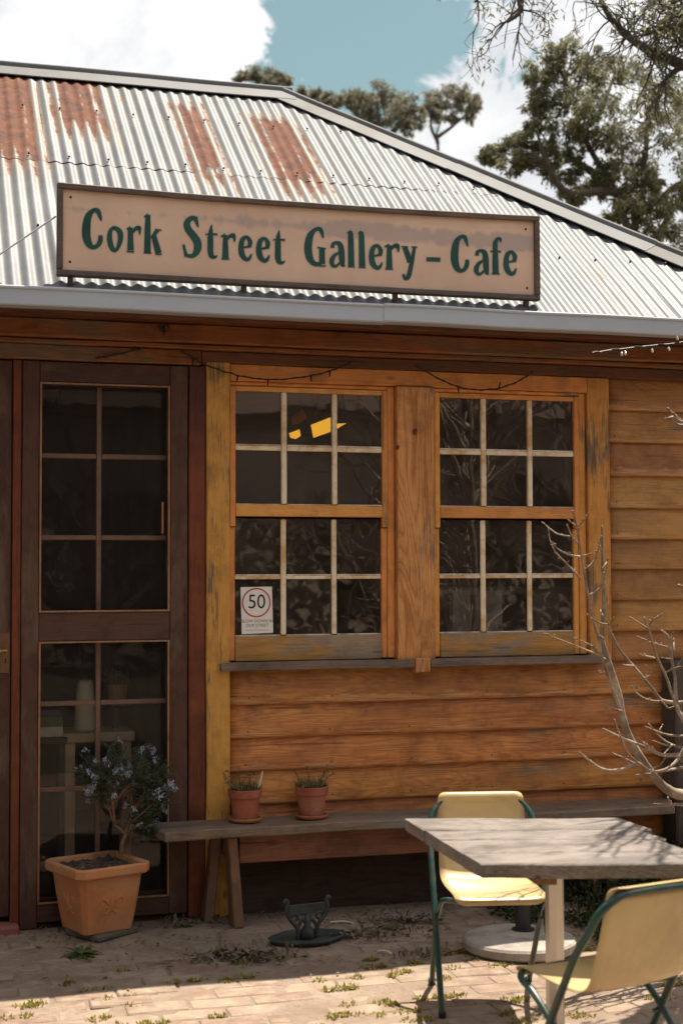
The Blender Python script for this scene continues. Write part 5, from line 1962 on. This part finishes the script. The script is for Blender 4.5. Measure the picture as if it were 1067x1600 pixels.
    for s in ([(1150, 690), (1100, 668), (1062, 658), (1052, 648)], [(1080, 662), (1060, 664), (1048, 655)], [(1062, 657), (1055, 650), (1044, 640)], [(1055, 650), (1041, 654)], [(1120, 925), (1090, 920), (1062, 915)]):
        q = run(twig, [f_(*p) for p in s], 7, 3.8, 6, 0.0, -0.1)
        e = q[-1]
        d = (q[-1] - q[-2]).normalized()
        add_tube(bud, [e - d * 0.002, e + d * 0.006, e + d * 0.014, e + d * 0.02], [0.004, 0.007, 0.005, 0.0015], 6)
    rs2 = random.Random(77)
    for k in range(46):
        i = rs2.randrange(9, len(up_))
        p = up_[i]
        d = Vector((rs2.uniform(-0.15, 0.5), rs2.uniform(-1.0, 0.2), rs2.uniform(0.1, 0.8))).normalized()
        pts = [p]
        for s in range(5):
            d = (d + rvec(rs2) * 0.35 + Vector((0.02, 0, 0.08))).normalized()
            pts.append(pts[-1] + d * rs2.uniform(0.09, 0.17))
            if pts[-1].x < (pts[-1].y + 6.6) * 0.561 + 0.07:
                break
        add_tube(twig, pts, [0.008, 0.007, 0.0062, 0.0055, 0.0045, 0.003][:len(pts)], 5)
    for k in range(38):                   # boughs of the crown that lean out over the table
        e = Vector((rs2.uniform(2.4, 2.8), rs2.uniform(-2.25, -1.55), rs2.uniform(1.3, 3.2)))
        e.x = max(e.x, (e.y + 6.6) * 0.561 + 0.09)
        p = up_[min(len(up_) - 1, int(len(up_) * (0.30 + 0.6 * (e.z - 1.2) / 2.0)))]
        mid = p.lerp(e, 0.5) + Vector((0.05, 0.03, -0.06)) + rvec(rs2) * 0.05
        q = [Vector(v) for v in crom([tuple(p), tuple(mid), tuple(e)], 6)]
        q = [v + noise.noise_vector(v * 9) * 0.02 for v in q]
        add_tube(twig, q, [0.0115 - 0.007 * i / 12 for i in range(13)], 6)
        for j in range(5):
            a = q[rs2.randrange(5, 13)]
            d = ((e - p).normalized() + rvec(rs2) * 0.9).normalized()
            b = a + d * rs2.uniform(0.07, 0.2)
            b.x = max(b.x, (b.y + 6.6) * 0.561 + 0.06)
            add_tube(twig, [a, a.lerp(b, 0.5) + rvec(rs2) * 0.015, b], [0.0048, 0.004, 0.003], 5)
    obj('trunk', big, M['bark_pale'], root, smooth=True)
    obj('twigs', twig, M['bark_pale'], root, smooth=True, kind='stuff')
    obj('buds', bud, M['bark_twig'], root, smooth=True, kind='stuff')


bare_tree()

# ==================================================================== GROUND CLUTTER
rs = random.Random(31)
V, F, T = [], [], []


def tuft(V, F, T, c, n, rad, h, w, spread=1.0):
    for _ in range(n):
        a, r = rs.uniform(0, 2 * PI), rad * math.sqrt(rs.random())
        p = c + Vector((r * math.cos(a), r * math.sin(a) * 0.8, 0))
        d = Vector((math.cos(a) * spread * rs.random(), math.sin(a) * spread * rs.random(), rs.uniform(0.4, 1)))
        leaf_quad(V, F, T, p, d, Vector((math.cos(a), math.sin(a), 0.2)), h * rs.uniform(0.5, 1.2), w, rs.random(), 0.1)


for k in range(240):
    x, y = rs.uniform(0.1, 3.4), rs.uniform(-2.2, -0.85)
    j = round((0.05 - y) / bw + 0.5) - 0.5
    y = 0.05 - j * bw + rs.gauss(0, 0.006)
    dens_ = noise.noise(Vector((x * 2.0, y * 2.0, 5)))
    if dens_ < -0.15:
        continue
    for q in range(rs.randrange(1, 4)):
        tuft(V, F, T, Vector((x + rs.gauss(0, 0.035), y + rs.gauss(0, 0.01), -0.006)), rs.randrange(18, 44), rs.uniform(0.012, 0.036), 0.021, 0.008, 1.2)
pymesh('moss_tufts', V, F, M['moss'], attr={'tint': T}, kind='stuff')

V, F, T = [], [], []
for k in range(1500):
    x = rs.uniform(0.35, 3.8)
    y = -abs(rs.gauss(0, 0.42)) - 0.02
    cl_ = noise.noise(Vector((x * 2.4, y * 3.0, 9)))
    if cl_ < -0.05 or y < -1.25:
        continue
    p = Vector((x, y, rs.uniform(0.002, 0.010)))
    d = rvec(rs)
    d.z = abs(d.z) * 0.25
    leaf_quad(V, F, T, p, d, Vector((0, 0, 1)), rs.uniform(0.012, 0.036), rs.uniform(0.004, 0.015), rs.random(), 0.1)
for px_, py_, n, r in ((365, 1497, 170, 0.12), (410, 1500, 90, 0.08), (640, 1440, 140, 0.10), (600, 1462, 90, 0.11), (300, 1440, 90, 0.10), (660, 1495, 70, 0.09), (555, 1462, 70, 0.07), (430, 1418, 60, 0.06)):
    c = atz(px_, py_, 0)
    for _ in range(n):
        p = c + Vector((rs.gauss(0, r), rs.gauss(0, r * 0.5), rs.uniform(0.001, 0.014)))
        d = rvec(rs)
        d.z = abs(d.z) * 0.4
        leaf_quad(V, F, T, p, d, Vector((0, 0, 1)), rs.uniform(0.015, 0.05), rs.uniform(0.006, 0.018), rs.random(), 0.15)
for px_, py_, n, r in ((345, 1497, 46, 0.09), (395, 1494, 26, 0.08), (640, 1442, 22, 0.09)):
    c = atz(px_, py_, 0)
    for _ in range(n):
        p = c + Vector((rs.gauss(0, r), rs.gauss(0, r * 0.4), rs.uniform(0.004, 0.02)))
        d = rvec(rs)
        d.z = abs(d.z) * 0.25
        leaf_quad(V, F, T, p, d, Vector((0, 0, 1)), rs.uniform(0.04, 0.09), rs.uniform(0.014, 0.026), 0.6 + 0.4 * rs.random(), 0.18)
pymesh('leaf_litter', V, F, M['litter'], attr={'tint': T}, kind='stuff')

# sticks and chips lying about
def stick(a, b, r, label):
    bm = bmesh.new()
    a, b = Vector(a), Vector(b)
    m_ = a.lerp(b, 0.5) + Vector((0.01, 0.006, 0.004))
    add_tube(bm, crom([a, m_, b], 4), r, 6)
    tag(obj('stick', bm, M['pale_wood']), label, 'stick', 'sticks on the paving')


stick(atz(516, 1441, 0.008), atz(552, 1443, 0.008), 0.005, 'thin pale stick on the paving just right of the boot scraper')
stick(atz(590, 1486, 0.008), atz(612, 1491, 0.008), 0.005, 'short pale stick on the paving at the edge of the shade')


def weed(c, n, L, label, seed):
    rs = random.Random(seed)
    V, F, T = [], [], []
    for k in range(n):
        a = 2 * PI * k / n + rs.uniform(-0.3, 0.3)
        d = Vector((math.cos(a), math.sin(a), rs.uniform(0.25, 0.8))).normalized()
        p = c.copy()
        s = d.cross(Vector((0, 0, 1))).normalized()
        w = rs.uniform(0.006, 0.011)
        n0 = len(V)
        LL = L * rs.uniform(0.6, 1.1)
        for i in range(5):
            f = i / 4
            ww = w * math.sin(PI * (0.12 + 0.86 * f))
            q = c + d * LL * f + Vector((0, 0, -0.5 * LL * f * f))
            V += [tuple(q - s * ww), tuple(q + s * ww)]
        for i in range(4):
            F.append((n0 + 2 * i, n0 + 2 * i + 1, n0 + 2 * i + 3, n0 + 2 * i + 2))
            T.append(rs.random())
    return tag(pymesh('weed', V, F, M['weed'], attr={'tint': T}), label, 'weed')


weed(atz(128, 1492, 0.0), 26, 0.12, 'green rosette weed growing at the foot of the large square pot', 3)
weed(atz(290, 1448, 0.0), 16, 0.07, 'small green weed in the shade left of the bench leg', 4)
weed(atz(610, 1452, 0.0), 14, 0.07, 'small green weed in the shade behind the boot scraper', 5)

V, F, T = [], [], []
for k in range(22000):
    x, y = rs.uniform(2.5, 4.6), rs.uniform(-1.0, -0.06)
    dens_ = noise.noise(Vector((x * 2.2, y * 2.6, 2))) + (x - 2.85) * 1.1 + (y + 0.75) * 0.7
    if dens_ < 0.0:
        continue
    h = 0.26 * max(0.15, min(1, dens_)) * (0.5 + 0.5 * noise.noise(Vector((x * 5, y * 5, 7))) + 0.4)
    p = Vector((x, y, rs.random() ** 0.7 * max(h, 0.015)))
    leaf_quad(V, F, T, p, rvec(rs) + Vector((0, -0.2, 0.35)), rvec(rs), rs.uniform(0.014, 0.036), rs.uniform(0.008, 0.018), rs.random() ** 1.4, 0.15)
pymesh('ground_cover', V, F, M['cover'], attr={'tint': T}, kind='stuff')

# ==================================================================== INSIDE
def thing_box(name, lo, hi, m, label, cat, b=0.003):
    return tag(obj(name, box(lo, hi, b), m), label, cat)


# things behind the screen door
c = aty(133, 1140, 0.30)
st_r = empty('stool', (c.x - 0.02, 0.34, 0.05), 0, 'pale wooden stool just inside the screen door', 'stool')
zt = aty(130, 1143, 0.26).z
xl, xr = aty(102, 1200, 0.21).x, aty(118, 1200, 0.21).x
for x0, y0 in ((xl, 0.21), (xl + 0.26, 0.21), (xl, 0.44), (xl + 0.26, 0.44)):
    obj('leg', box((x0, y0, 0.05), (x0 + xr - xl, y0 + 0.035, zt - 0.045)), M['pale_wood'], st_r)
obj('seat', box((xl - 0.01, 0.195, zt - 0.044), (xl + 0.32, 0.49, zt)), M['pale_wood'], st_r)
bm = bmesh.new()
cb = Vector((aty(133, 1120, 0.28).x, 0.28, zt + 0.001))
hv = aty(133, 1063, 0.28).z - zt
add_lathe(bm, [(0.0, 0.0), (0.046, 0.0), (0.050, 0.01), (0.046, hv * 0.5), (0.038, hv * 0.92), (0.030, hv), (0.0, hv)], 20, cb)
tag(obj('white_canister', bm, M['white_plastic'], smooth=True), 'tall white tapered canister standing on the stool inside the door', 'canister')
shz = aty(185, 1094, 0.4).z
sh = empty('side_table', (1.06, 0.45, 0.05), 0, 'dark side table behind the right side of the screen door', 'side table')
obj('table_top', box((0.84, 0.34, shz - 0.03), (1.19, 0.60, shz)), M['table_dark'], sh)
for x0 in (0.85, 1.15):
    for y0 in (0.35, 0.56):
        obj('leg', box((x0, y0, 0.05), (x0 + 0.03, y0 + 0.03, shz - 0.031)), M['table_dark'], sh)
c = aty(184, 1090, 0.4)
op = empty('indoor_plant', (c.x, 0.42, shz + 0.001), 0, 'small ochre pot with a dark plant on the side table inside', 'potted plant', local=True)
bm = bmesh.new()
add_lathe(bm, [(0.0, 0.0), (0.042, 0.0), (0.052, 0.075), (0.046, 0.075), (0.044, 0.066), (0.0, 0.065)], 18)
obj('pot', bm, M['ochre'], op)
V, F, T = [], [], []
rs = random.Random(2)
for k in range(70):
    leaf_quad(V, F, T, Vector((rs.gauss(0, 0.02), rs.gauss(0, 0.02), 0.066)), Vector((rs.gauss(0, 0.5), rs.gauss(0, 0.5), 1)), rvec(rs), rs.uniform(0.05, 0.13), 0.014, rs.random(), 0.1)
pymesh('foliage', V, F, M['weed'], op, attr={'tint': T})
bxz = aty(80, 1152, 0.2).z
x0, x1 = aty(62, 1130, 0.2).x, aty(99, 1130, 0.2).x
bb = empty('tea_box', ((x0 + x1) / 2, 0.25, bxz), 0, 'white green and purple box on a ledge inside the left of the door', 'box')
h_ = aty(80, 1120, 0.2).z - bxz
obj('lower_sleeve', box((x0 - 0.05, 0.2, bxz), (x1, 0.32, bxz + h_ * 0.5)), M['white_plastic'], bb)
obj('upper_sleeve', box((x0 - 0.05, 0.2, bxz + h_ * 0.5 + 0.0005), (x1, 0.32, bxz + h_)), M['card_green'], bb)
obj('lid', box((x0 - 0.05, 0.201, bxz + h_ + 0.0005), (x1 - 0.01, 0.319, bxz + h_ * 1.35)), M['card_purple'], bb)
ld = empty('ledge', (0.3, 0.27, 0.05), 0, 'low dark ledge inside the left of the screen door', 'ledge')
obj('shelf', box((-0.3, 0.18, bxz - 0.03), (x1 + 0.02, 0.38, bxz - 0.0005)), M['table_dark'], ld)
for x in (-0.28, x1 - 0.02):
    obj('leg', box((x, 0.2, 0.05), (x + 0.03, 0.36, bxz - 0.0305)), M['table_dark'], ld)

# lamp with angular amber panes, seen through the left window
lc = aty(500, 668, 1.35)
lamp = empty('pendant_lamp', lc, 0, 'hanging amber glass lamp seen lit through the left window', 'lamp')


def pane_quad(name, pts, mat, y):
    bm = bmesh.new()
    a = [bm.verts.new(aty(px_, py_, yy_)) for (px_, py_), yy_ in zip(pts, y)]
    b = [bm.verts.new(v.co + Vector((0, 0.006, 0.001))) for v in a]
    bm.faces.new(a)
    bm.faces.new(b[::-1])
    n = len(a)
    for i in range(n):
        bm.faces.new((a[i], b[i], b[(i + 1) % n], a[(i + 1) % n]))
    return obj(name, bm, mat, lamp)


pane_quad('lit_pane', [(486, 664), (517, 652), (530, 668), (524, 672), (490, 684)], M['lamp_glow'], [1.35, 1.30, 1.30, 1.32, 1.36])
pane_quad('lit_pane', [(452, 677), (468, 671), (470, 681), (462, 686), (454, 684)], M['lamp_glow'], [1.35, 1.35, 1.36, 1.37, 1.36])
pane_quad('lit_pane', [(525, 662), (541, 661.5), (526, 670)], M['lamp_glow'], [1.29, 1.22, 1.28])
pane_quad('glow_panel', [(455, 652), (474, 640), (480, 652), (468, 662), (456, 664)], M['ceiling_glow'], [1.40, 1.42, 1.44, 1.42, 1.40])  # ceiling glow above the lamp, built as coloured panels
pane_quad('glow_panel', [(488, 650), (500, 632), (522, 624), (534, 640), (517, 650)], M['ceiling_glow'], [1.42, 1.46, 1.42, 1.36, 1.33])
bm = bmesh.new()
add_tube(bm, [lc + Vector((0.02, 0.06, 0.0)), lc + Vector((0.02, 0.06, 0.16)), Vector((lc.x + 0.02, lc.y + 0.06, 2.62))], 0.006, 6)
obj('cord', bm, M['wire'], lamp)

# chairs and a table inside the right window
def inner_chair(x, y, w, ztop, label):
    ch = empty('dining_chair', (x, y, 0.05), random.Random(x).uniform(-0.12, 0.12), label, 'chair', 'pale chairs inside the right window', local=True)
    zt_ = ztop - 0.05
    bm = bmesh.new()
    add_box(bm, (-w / 2, -0.012, 0.62), (w / 2, 0.012, zt_), 0.010, 2)
    for v in bm.verts:
        v.co.y += 0.05 * (v.co.x / (w / 2)) ** 2
        v.co.x *= 1 - 0.12 * (v.co.z - 0.62) / (zt_ - 0.62)
    obj('backrest', bm, M['chair_grey'], ch)
    obj('seat', box((-w / 2, 0.02, 0.42), (w / 2, 0.42, 0.45)), M['chair_grey'], ch)
    for sx_ in (-1, 1):
        obj('back_post', box((sx_ * w * 0.36 - 0.012, 0.014, 0.0), (sx_ * w * 0.36 + 0.012, 0.038, 0.70), 0.002), M['black_tube'], ch)
        obj('leg', box((sx_ * w * 0.42 - 0.012, 0.39, 0.0), (sx_ * w * 0.42 + 0.012, 0.414, 0.419), 0.002), M['black_tube'], ch)


Yc = 0.33
for (pa, pb, pt), lb in zip(((708, 738, 930), (752, 790, 930), (838, 878, 932)), ('pale grey chair back in the left column of the right window', 'pale grey chair back in the middle column of the right window', 'pale grey chair back in the right column of the right window')):
    a, b = aty(pa, pt, Yc), aty(pb, pt, Yc)
    inner_chair((a.x + b.x) / 2, Yc, b.x - a.x + 0.02, a.z + 0.02, lb)
it = empty('dining_table', (2.9, 1.15, 0.05), 0, 'pale dining table inside behind the right window', 'table')
tzz = aty(800, 918, 0.95).z
obj('table_top', box((2.45, 0.72, tzz - 0.035), (3.5, 1.45, tzz), 0.006), M['chair_grey'], it)
for x in (2.5, 3.42):
    for y in (0.78, 1.36):
        obj('leg', box((x, y, 0.05), (x + 0.04, y + 0.04, tzz - 0.036)), M['table_dark'], it)

# ==================================================================== TREES BEHIND
def leaves_in(V, F, T, c, rad, n, L, w, rs, droop=0.5, flat=0.8):
    for _ in range(n):
        v = rvec(rs) * rad * (rs.random() ** 0.45)
        v.z *= flat
        if rs.random() < 0.25:
            v.z -= rad * rs.random() * 0.9
            v.x *= 0.6
            v.y *= 0.6
        d = rvec(rs) + Vector((0, 0, -droop))
        # clumps: inner leaves shade themselves, tint is only leaf age
        leaf_quad(V, F, T, c + v, d, rvec(rs), L * rs.uniform(0.6, 1.25), w * rs.uniform(0.7, 1.3), rs.random(), 0.12)


def photo_tree(name, label, dist, trunk_px, limbs, clumps, leaf, mat, seed, rad0, per=1.0, extra=None, cat='tree'):
    """trunk foot and crown clumps placed from the photo at one distance, with depth of their own"""
    rs = random.Random(seed)
    foot = atd(trunk_px[0], trunk_px[1], dist)
    foot.z = 0.0
    root = empty(name, foot, 0, label, cat)
    bm = bmesh.new()
    m2 = dist / FPX
    top = atd(*limbs[0][0], dist)
    tr = [foot + Vector((0, 0, -0.2)), foot.lerp(top, 0.4) + Vector((0.1, 0, 0)), foot.lerp(top, 0.75) + Vector((-0.08, 0.1, 0)), top]
    tr = crom([tuple(p) for p in tr], 5)
    add_tube(bm, tr, [rad0 * (1 - 0.55 * i / (len(tr) - 1)) for i in range(len(tr))], 9)
    nodes = []
    for lb in limbs:
        dz = rs.uniform(-0.6, 0.6)
        pts = [atd(x, y, dist + dz * (i / max(1, len(lb) - 1)) * 1.5) for i, (x, y) in enumerate(lb)]
        q = [Vector(v) for v in (crom([tuple(v) for v in pts], 5) if len(pts) > 2 else [tuple(v) for v in pts])]
        q = [p + noise.noise_vector(p * 2.0) * 0.05 for p in q]
        add_tube(bm, q, [rad0 * (0.45 - 0.36 * i / (len(q) - 1)) for i in range(len(q))], 7)
        nodes += q
    V, F, T = [], [], []
    for (x, y, r) in clumps:
        c = atd(x, y, dist + rs.uniform(-1.2, 1.2) * r * m2 * 2.0)
        rr = r * m2
        if nodes:
            near = min(nodes, key=lambda p: (p - c).length)
            mid = near.lerp(c, 0.5) + Vector((rs.gauss(0, 0.1), rs.gauss(0, 0.1), -0.1)) * rr
            add_tube(bm, crom([tuple(near), tuple(mid), tuple(c)], 4), [rad0 * (0.12 - 0.09 * i / 8) for i in range(9)], 5)
        for s in range(11):
            sc = c + rvec(rs) * rr * 1.05 * rs.random() ** 0.4
            add_tube(bm, [c, sc.lerp(c, 0.4) + Vector((0, 0, 0.05 * rr)), sc], [rad0 * 0.035, rad0 * 0.025, rad0 * 0.012], 4)
            leaves_in(V, F, T, sc, rr * rs.uniform(0.25, 0.62), int(40 * per), leaf, leaf * 0.28, rs, 0.8, 0.72)
    obj('trunk', bm, M['bark_dark'], root, smooth=True)
    pymesh('crown', V, F, mat, root, attr={'tint': T})
    return root


clR = [(860, 92, 28), (893, 80, 30), (925, 88, 30), (950, 108, 32), (838, 118, 24), (872, 125, 34), (908, 125, 34), (838, 158, 22), (868, 165, 32), (905, 170, 36), (945, 160, 36), (985, 130, 36), (1020, 150, 38),
       (1058, 160, 38), (985, 185, 40), (1030, 205, 40), (1070, 230, 42), (880, 205, 30), (915, 215, 32), (950, 215, 34), (860, 240, 22), (900, 250, 24), (835, 195, 20), (965, 250, 30), (1000, 250, 30), (1085, 180, 45),
       (775, 235, 18), (800, 225, 22), (826, 232, 24), (850, 250, 24), (800, 250, 22), (880, 280, 24), (925, 290, 26), (1020, 300, 30), (1062, 300, 34), (985, 320, 26), (1040, 340, 34), (1090, 330, 40), (1110, 250, 50), (1130, 150, 50),
       (960, 340, 26), (1010, 350, 28), (940, 270, 20), (1120, 380, 50), (1060, 380, 36), (1000, 285, 26), (975, 300, 22), (1045, 320, 28), (900, 310, 18), (760, 240, 12), (815, 255, 16)]
photo_tree('eucalypt_tree', 'large olive eucalypt filling the sky right of the hip roof', 17.0, (1010, 900),
           [[(1000, 430), (960, 300), (905, 200), (880, 120)], [(985, 380), (1000, 300), (1010, 200), (1030, 140)], [(1000, 420), (1050, 330), (1100, 250)], [(955, 290), (880, 240), (820, 230)], [(1120, 270), (1067, 285), (1010, 325), (985, 340)],
            [(905, 205), (940, 170), (960, 110)], [(960, 300), (890, 300), (850, 250), (836, 200)]],
           clR, 0.068, M['euc'], 5, 0.13, 1.8)
clM = [(545, 150, 16), (568, 146, 18), (592, 145, 20), (616, 150, 20), (560, 168, 18), (590, 168, 20), (620, 172, 22), (645, 165, 18), (650, 185, 16), (528, 158, 12), (515, 150, 10), (600, 190, 20), (635, 195, 14), (570, 185, 16)]
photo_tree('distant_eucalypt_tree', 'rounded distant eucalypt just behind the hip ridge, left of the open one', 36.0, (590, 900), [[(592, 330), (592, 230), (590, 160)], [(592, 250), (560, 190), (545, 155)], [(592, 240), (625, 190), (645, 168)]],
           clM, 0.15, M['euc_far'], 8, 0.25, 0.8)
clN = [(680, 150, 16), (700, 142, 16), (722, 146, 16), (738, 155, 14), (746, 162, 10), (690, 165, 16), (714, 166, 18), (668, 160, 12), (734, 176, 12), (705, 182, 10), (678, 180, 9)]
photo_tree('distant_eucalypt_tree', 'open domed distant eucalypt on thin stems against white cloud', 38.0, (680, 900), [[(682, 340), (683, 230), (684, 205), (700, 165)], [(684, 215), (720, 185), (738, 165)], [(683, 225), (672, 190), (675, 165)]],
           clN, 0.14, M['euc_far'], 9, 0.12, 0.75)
clL = [(385, 115, 9), (400, 110, 11), (418, 114, 11), (436, 118, 9), (405, 122, 12), (425, 126, 12), (375, 120, 8), (448, 126, 8), (470, 140, 10), (495, 146, 10), (510, 152, 10), (485, 155, 12)]
photo_tree('distant_eucalypt_tree', 'small treetop peeping over the ridge where the hip begins', 42.0, (420, 900), [[(420, 300), (420, 200), (412, 125)], [(420, 220), (470, 170), (490, 150)]], clL, 0.16, M['euc_far'], 10, 0.2, 0.7)

# tree beside the house whose dark boughs hang into the top right corner
def boughs():
    rs = random.Random(41)
    dist = 10.5
    foot = atd(1330, 900, dist)
    foot.z = 0
    root = empty('overhanging_tree', foot, 0, 'dark twiggy boughs of a nearer tree reaching in at top right corner', 'tree')
    bm = bmesh.new()
    hub = atd(1330, 200, dist)
    add_tube(bm, crom([tuple(foot), tuple(foot.lerp(hub, 0.5) + Vector((0.1, 0, 0))), tuple(hub)], 6), [0.19 - 0.08 * i / 12 for i in range(13)], 10)
    limbs = [[(1330, 220), (1180, 150), (1067, 102), (1020, 82), (985, 60), (955, 30), (938, 0), (920, -40)], [(1330, 200), (1200, 80), (1100, 45), (1040, 45), (1005, 55)], [(1330, 160), (1200, -40), (1000, -70), (850, -40), (815, -5), (812, 18), (792, 34)],
             [(1200, 60), (1120, -20), (1060, 0), (1030, 20)], [(1067, 102), (1045, 118), (1030, 135)], [(1000, -70), (900, -30), (770, -20), (742, 3)], [(1150, 20), (1090, 60), (1060, 75)]]
    V, F, T = [], [], []

    def twigs(p, d, L, r, depth):
        pts = [p]
        for s in range(4):
            d = (d + rvec(rs) * 0.38 + Vector((0, 0, -0.05))).normalized()
            pts.append(pts[-1] + d * L / 4)
        add_tube(bm, pts, [r, r * 0.85, r * 0.7, r * 0.55, r * 0.35], 5, cap=False)
        if depth > 0:
            for k in range(rs.randrange(2, 4)):
                q = pts[rs.randrange(1, 5)]
                twigs(q, (d + rvec(rs) * 0.9).normalized(), L * rs.uniform(0.5, 0.75), r * 0.55, depth - 1)
        elif rs.random() < 0.30:
            for _ in range(rs.randrange(4, 12)):
                leaf_quad(V, F, T, pts[-1] + rvec(rs) * 0.05, rvec(rs) + Vector((0, 0, -0.7)), rvec(rs), rs.uniform(0.04, 0.085), 0.014, rs.random(), 0.1)
    for k, lb in enumerate(limbs):
        pts = [atd(x, y, dist + 0.4 * math.sin(k * 2.1) * i / len(lb)) for i, (x, y) in enumerate(lb)]
        q = [Vector(v) for v in crom([tuple(v) for v in pts], 6)]
        r0 = 0.055 if k < 3 else 0.028
        add_tube(bm, q, [r0 * (1 - 0.78 * i / (len(q) - 1)) for i in range(len(q))], 8)
        for i in range(4, len(q)):
            f = i / len(q)
            if rs.random() < (0.75 if k != 2 else 0.5):
                t = (q[i] - q[i - 1]).normalized()
                twigs(q[i], (t * 0.5 + rvec(rs)).normalized(), rs.uniform(0.16, 0.42), 0.008, 2)
    # the dense dark knot of twigs in the very corner
    for k in range(34):
        p = atd(rs.uniform(1010, 1110), rs.uniform(-30, 62), dist + rs.uniform(-0.4, 0.4))
        twigs(p, rvec(rs), rs.uniform(0.2, 0.4), 0.010, 2)
        leaves_in(V, F, T, p, 0.14, 16, 0.075, 0.018, rs)
    obj('limbs', bm, M['bark_dark'], root, smooth=True)
    pymesh('sparse_leaves', V, F, M['euc'], root, attr={'tint': T})


boughs()

# ==================================================================== ACROSS THE GARDEN (seen mirrored in the panes; hall and evergreens added to shape the light)
def garden_tree(x, y, h, seed, label):
    rs = random.Random(seed)
    root = empty('garden_tree', (x, y, 0), 0, label, 'tree', 'bare trees across the garden')
    bm = bmesh.new()

    def grow(p, d, L, r, depth):
        pts = [p]
        for s in range(4):
            d = (d + rvec(rs) * 0.22 + Vector((0, 0, 0.06))).normalized()
            pts.append(pts[-1] + d * L / 4)
        add_tube(bm, pts, [r, r * 0.9, r * 0.8, r * 0.72, r * 0.62], 6, cap=False)
        if depth > 0:
            for k in range(rs.randrange(2, 5)):
                q = pts[rs.randrange(2, 5)]
                grow(q, (d + rvec(rs) * 0.75).normalized(), L * rs.uniform(0.6, 0.82), r * 0.56, depth - 1)
    grow(Vector((x, y, -0.1)), Vector((0, 0, 1)), h * 0.3, h * 0.026, 5)
    obj('trunk', bm, M['bark_dark'], root, smooth=True)


garden_tree(4.7, -9.4, 5.2, 3, 'bare tree behind the viewer, mirrored in the left window')
garden_tree(7.0, -10.3, 6.0, 4, 'bare tree behind the viewer, mirrored in the right window')
garden_tree(5.8, -12.5, 6.5, 6, 'taller bare tree behind the viewer, far side of the garden')
garden_tree(1.9, -10.0, 5.5, 9, 'bare tree behind the viewer, mirrored in the screen door')
garden_tree(9.0, -12.0, 6.2, 14, 'bare tree behind the viewer, toward the right of the garden')
V, F, T = [], [], []
rs = random.Random(8)
for k in range(26000):
    x = rs.uniform(-20, 30)
    hmax = 2.6 + 1.0 * noise.noise(Vector((x * 0.35, 3, 0))) + 0.6 * noise.noise(Vector((x * 1.4, 8, 0)))
    z = rs.random() ** 0.8 * hmax
    y = -17 + rs.uniform(-0.9, 0.9) * (1 - (z / 8) ** 2)
    leaf_quad(V, F, T, Vector((x, y, z)), rvec(rs), rvec(rs), rs.uniform(0.12, 0.30), 0.14, rs.random(), 0.1)
pymesh('garden_hedge', V, F, M['hedge'], attr={'tint': T}, kind='stuff')
nb = empty('reflection_hall', (6, -22, 0), 0, 'long pale rendered hall added behind the viewer for the pane reflections', 'building')  # added building, there to tone the reflections in the window panes
obj('wall', box((-16, -24, -0.1), (30, -20, 4.6), 0), M['hall'], nb)
bm = bmesh.new()
vs = [bm.verts.new(q) for q in ((-16.4, -24.5, 4.6), (30.4, -24.5, 4.6), (30.4, -19.5, 4.6), (-16.4, -19.5, 4.6), (-16.4, -22, 7.0), (30.4, -22, 7.0))]
for f in ((0, 1, 5, 4), (3, 4, 5, 2), (0, 4, 3), (1, 2, 5), (0, 3, 2, 1)):
    bm.faces.new([vs[q] for q in f])
obj('roof', bm, M['hall_roof'], nb)
for x in range(-12, 28, 5):
    obj('window', box((x, -19.99, 1.2), (x + 1.3, -19.93, 3.0), 0), M['table_dark'], nb)


def evergreen(x, y, h, r, seed, label):  # unseen trees added to hold sky light off the facade and paving
    rs = random.Random(seed)
    root = empty('sky_blocking_evergreen', (x, y, 0), 0, label, 'tree')
    bm = bmesh.new()
    add_tube(bm, crom([(x, y, -0.1), (x + 0.1, y, h * 0.3), (x, y + 0.1, h * 0.6), (x, y, h * 0.92)], 5), [0.2 - 0.011 * i for i in range(16)], 9)
    V, F, T = [], [], []
    for k in range(90):
        a = rs.uniform(0, 2 * PI)
        z = h * (0.22 + 0.76 * rs.random())
        rr = r * (1 - ((z / h - 0.5) / 0.62) ** 2) ** 0.5 * rs.uniform(0.35, 1)
        c = Vector((x + rr * math.cos(a), y + rr * math.sin(a), z))
        add_tube(bm, [(x, y, z * 0.85), c], [0.04, 0.015], 5)
        leaves_in(V, F, T, c, r * 0.36, 190, 0.22, 0.10, rs)
    obj('trunk', bm, M['bark_dark'], root, smooth=True)
    pymesh('crown', V, F, M['hedge'], root, attr={'tint': T})


evergreen(-3.6, -7.6, 8.5, 3.0, 5, 'unseen dark evergreen added left of the viewer to shade the door')
evergreen(-6.5, -3.0, 7.5, 2.6, 6, 'unseen dark evergreen added left of the cafe to cut sky light')
for x, y, h, r, sd, lb in ((-2.5, -13.0, 10.0, 3.6, 11, 'tall dark evergreen added straight behind the viewer to block sky light'), (14.5, -14.5, 9.5, 3.6, 12, 'broad dark evergreen added far right behind the viewer to block sky light'),
                           (13.5, -8.0, 9.5, 3.4, 13, 'tall dark evergreen added right of the garden to block sky light')):
    evergreen(x, y, h, r, sd, lb)
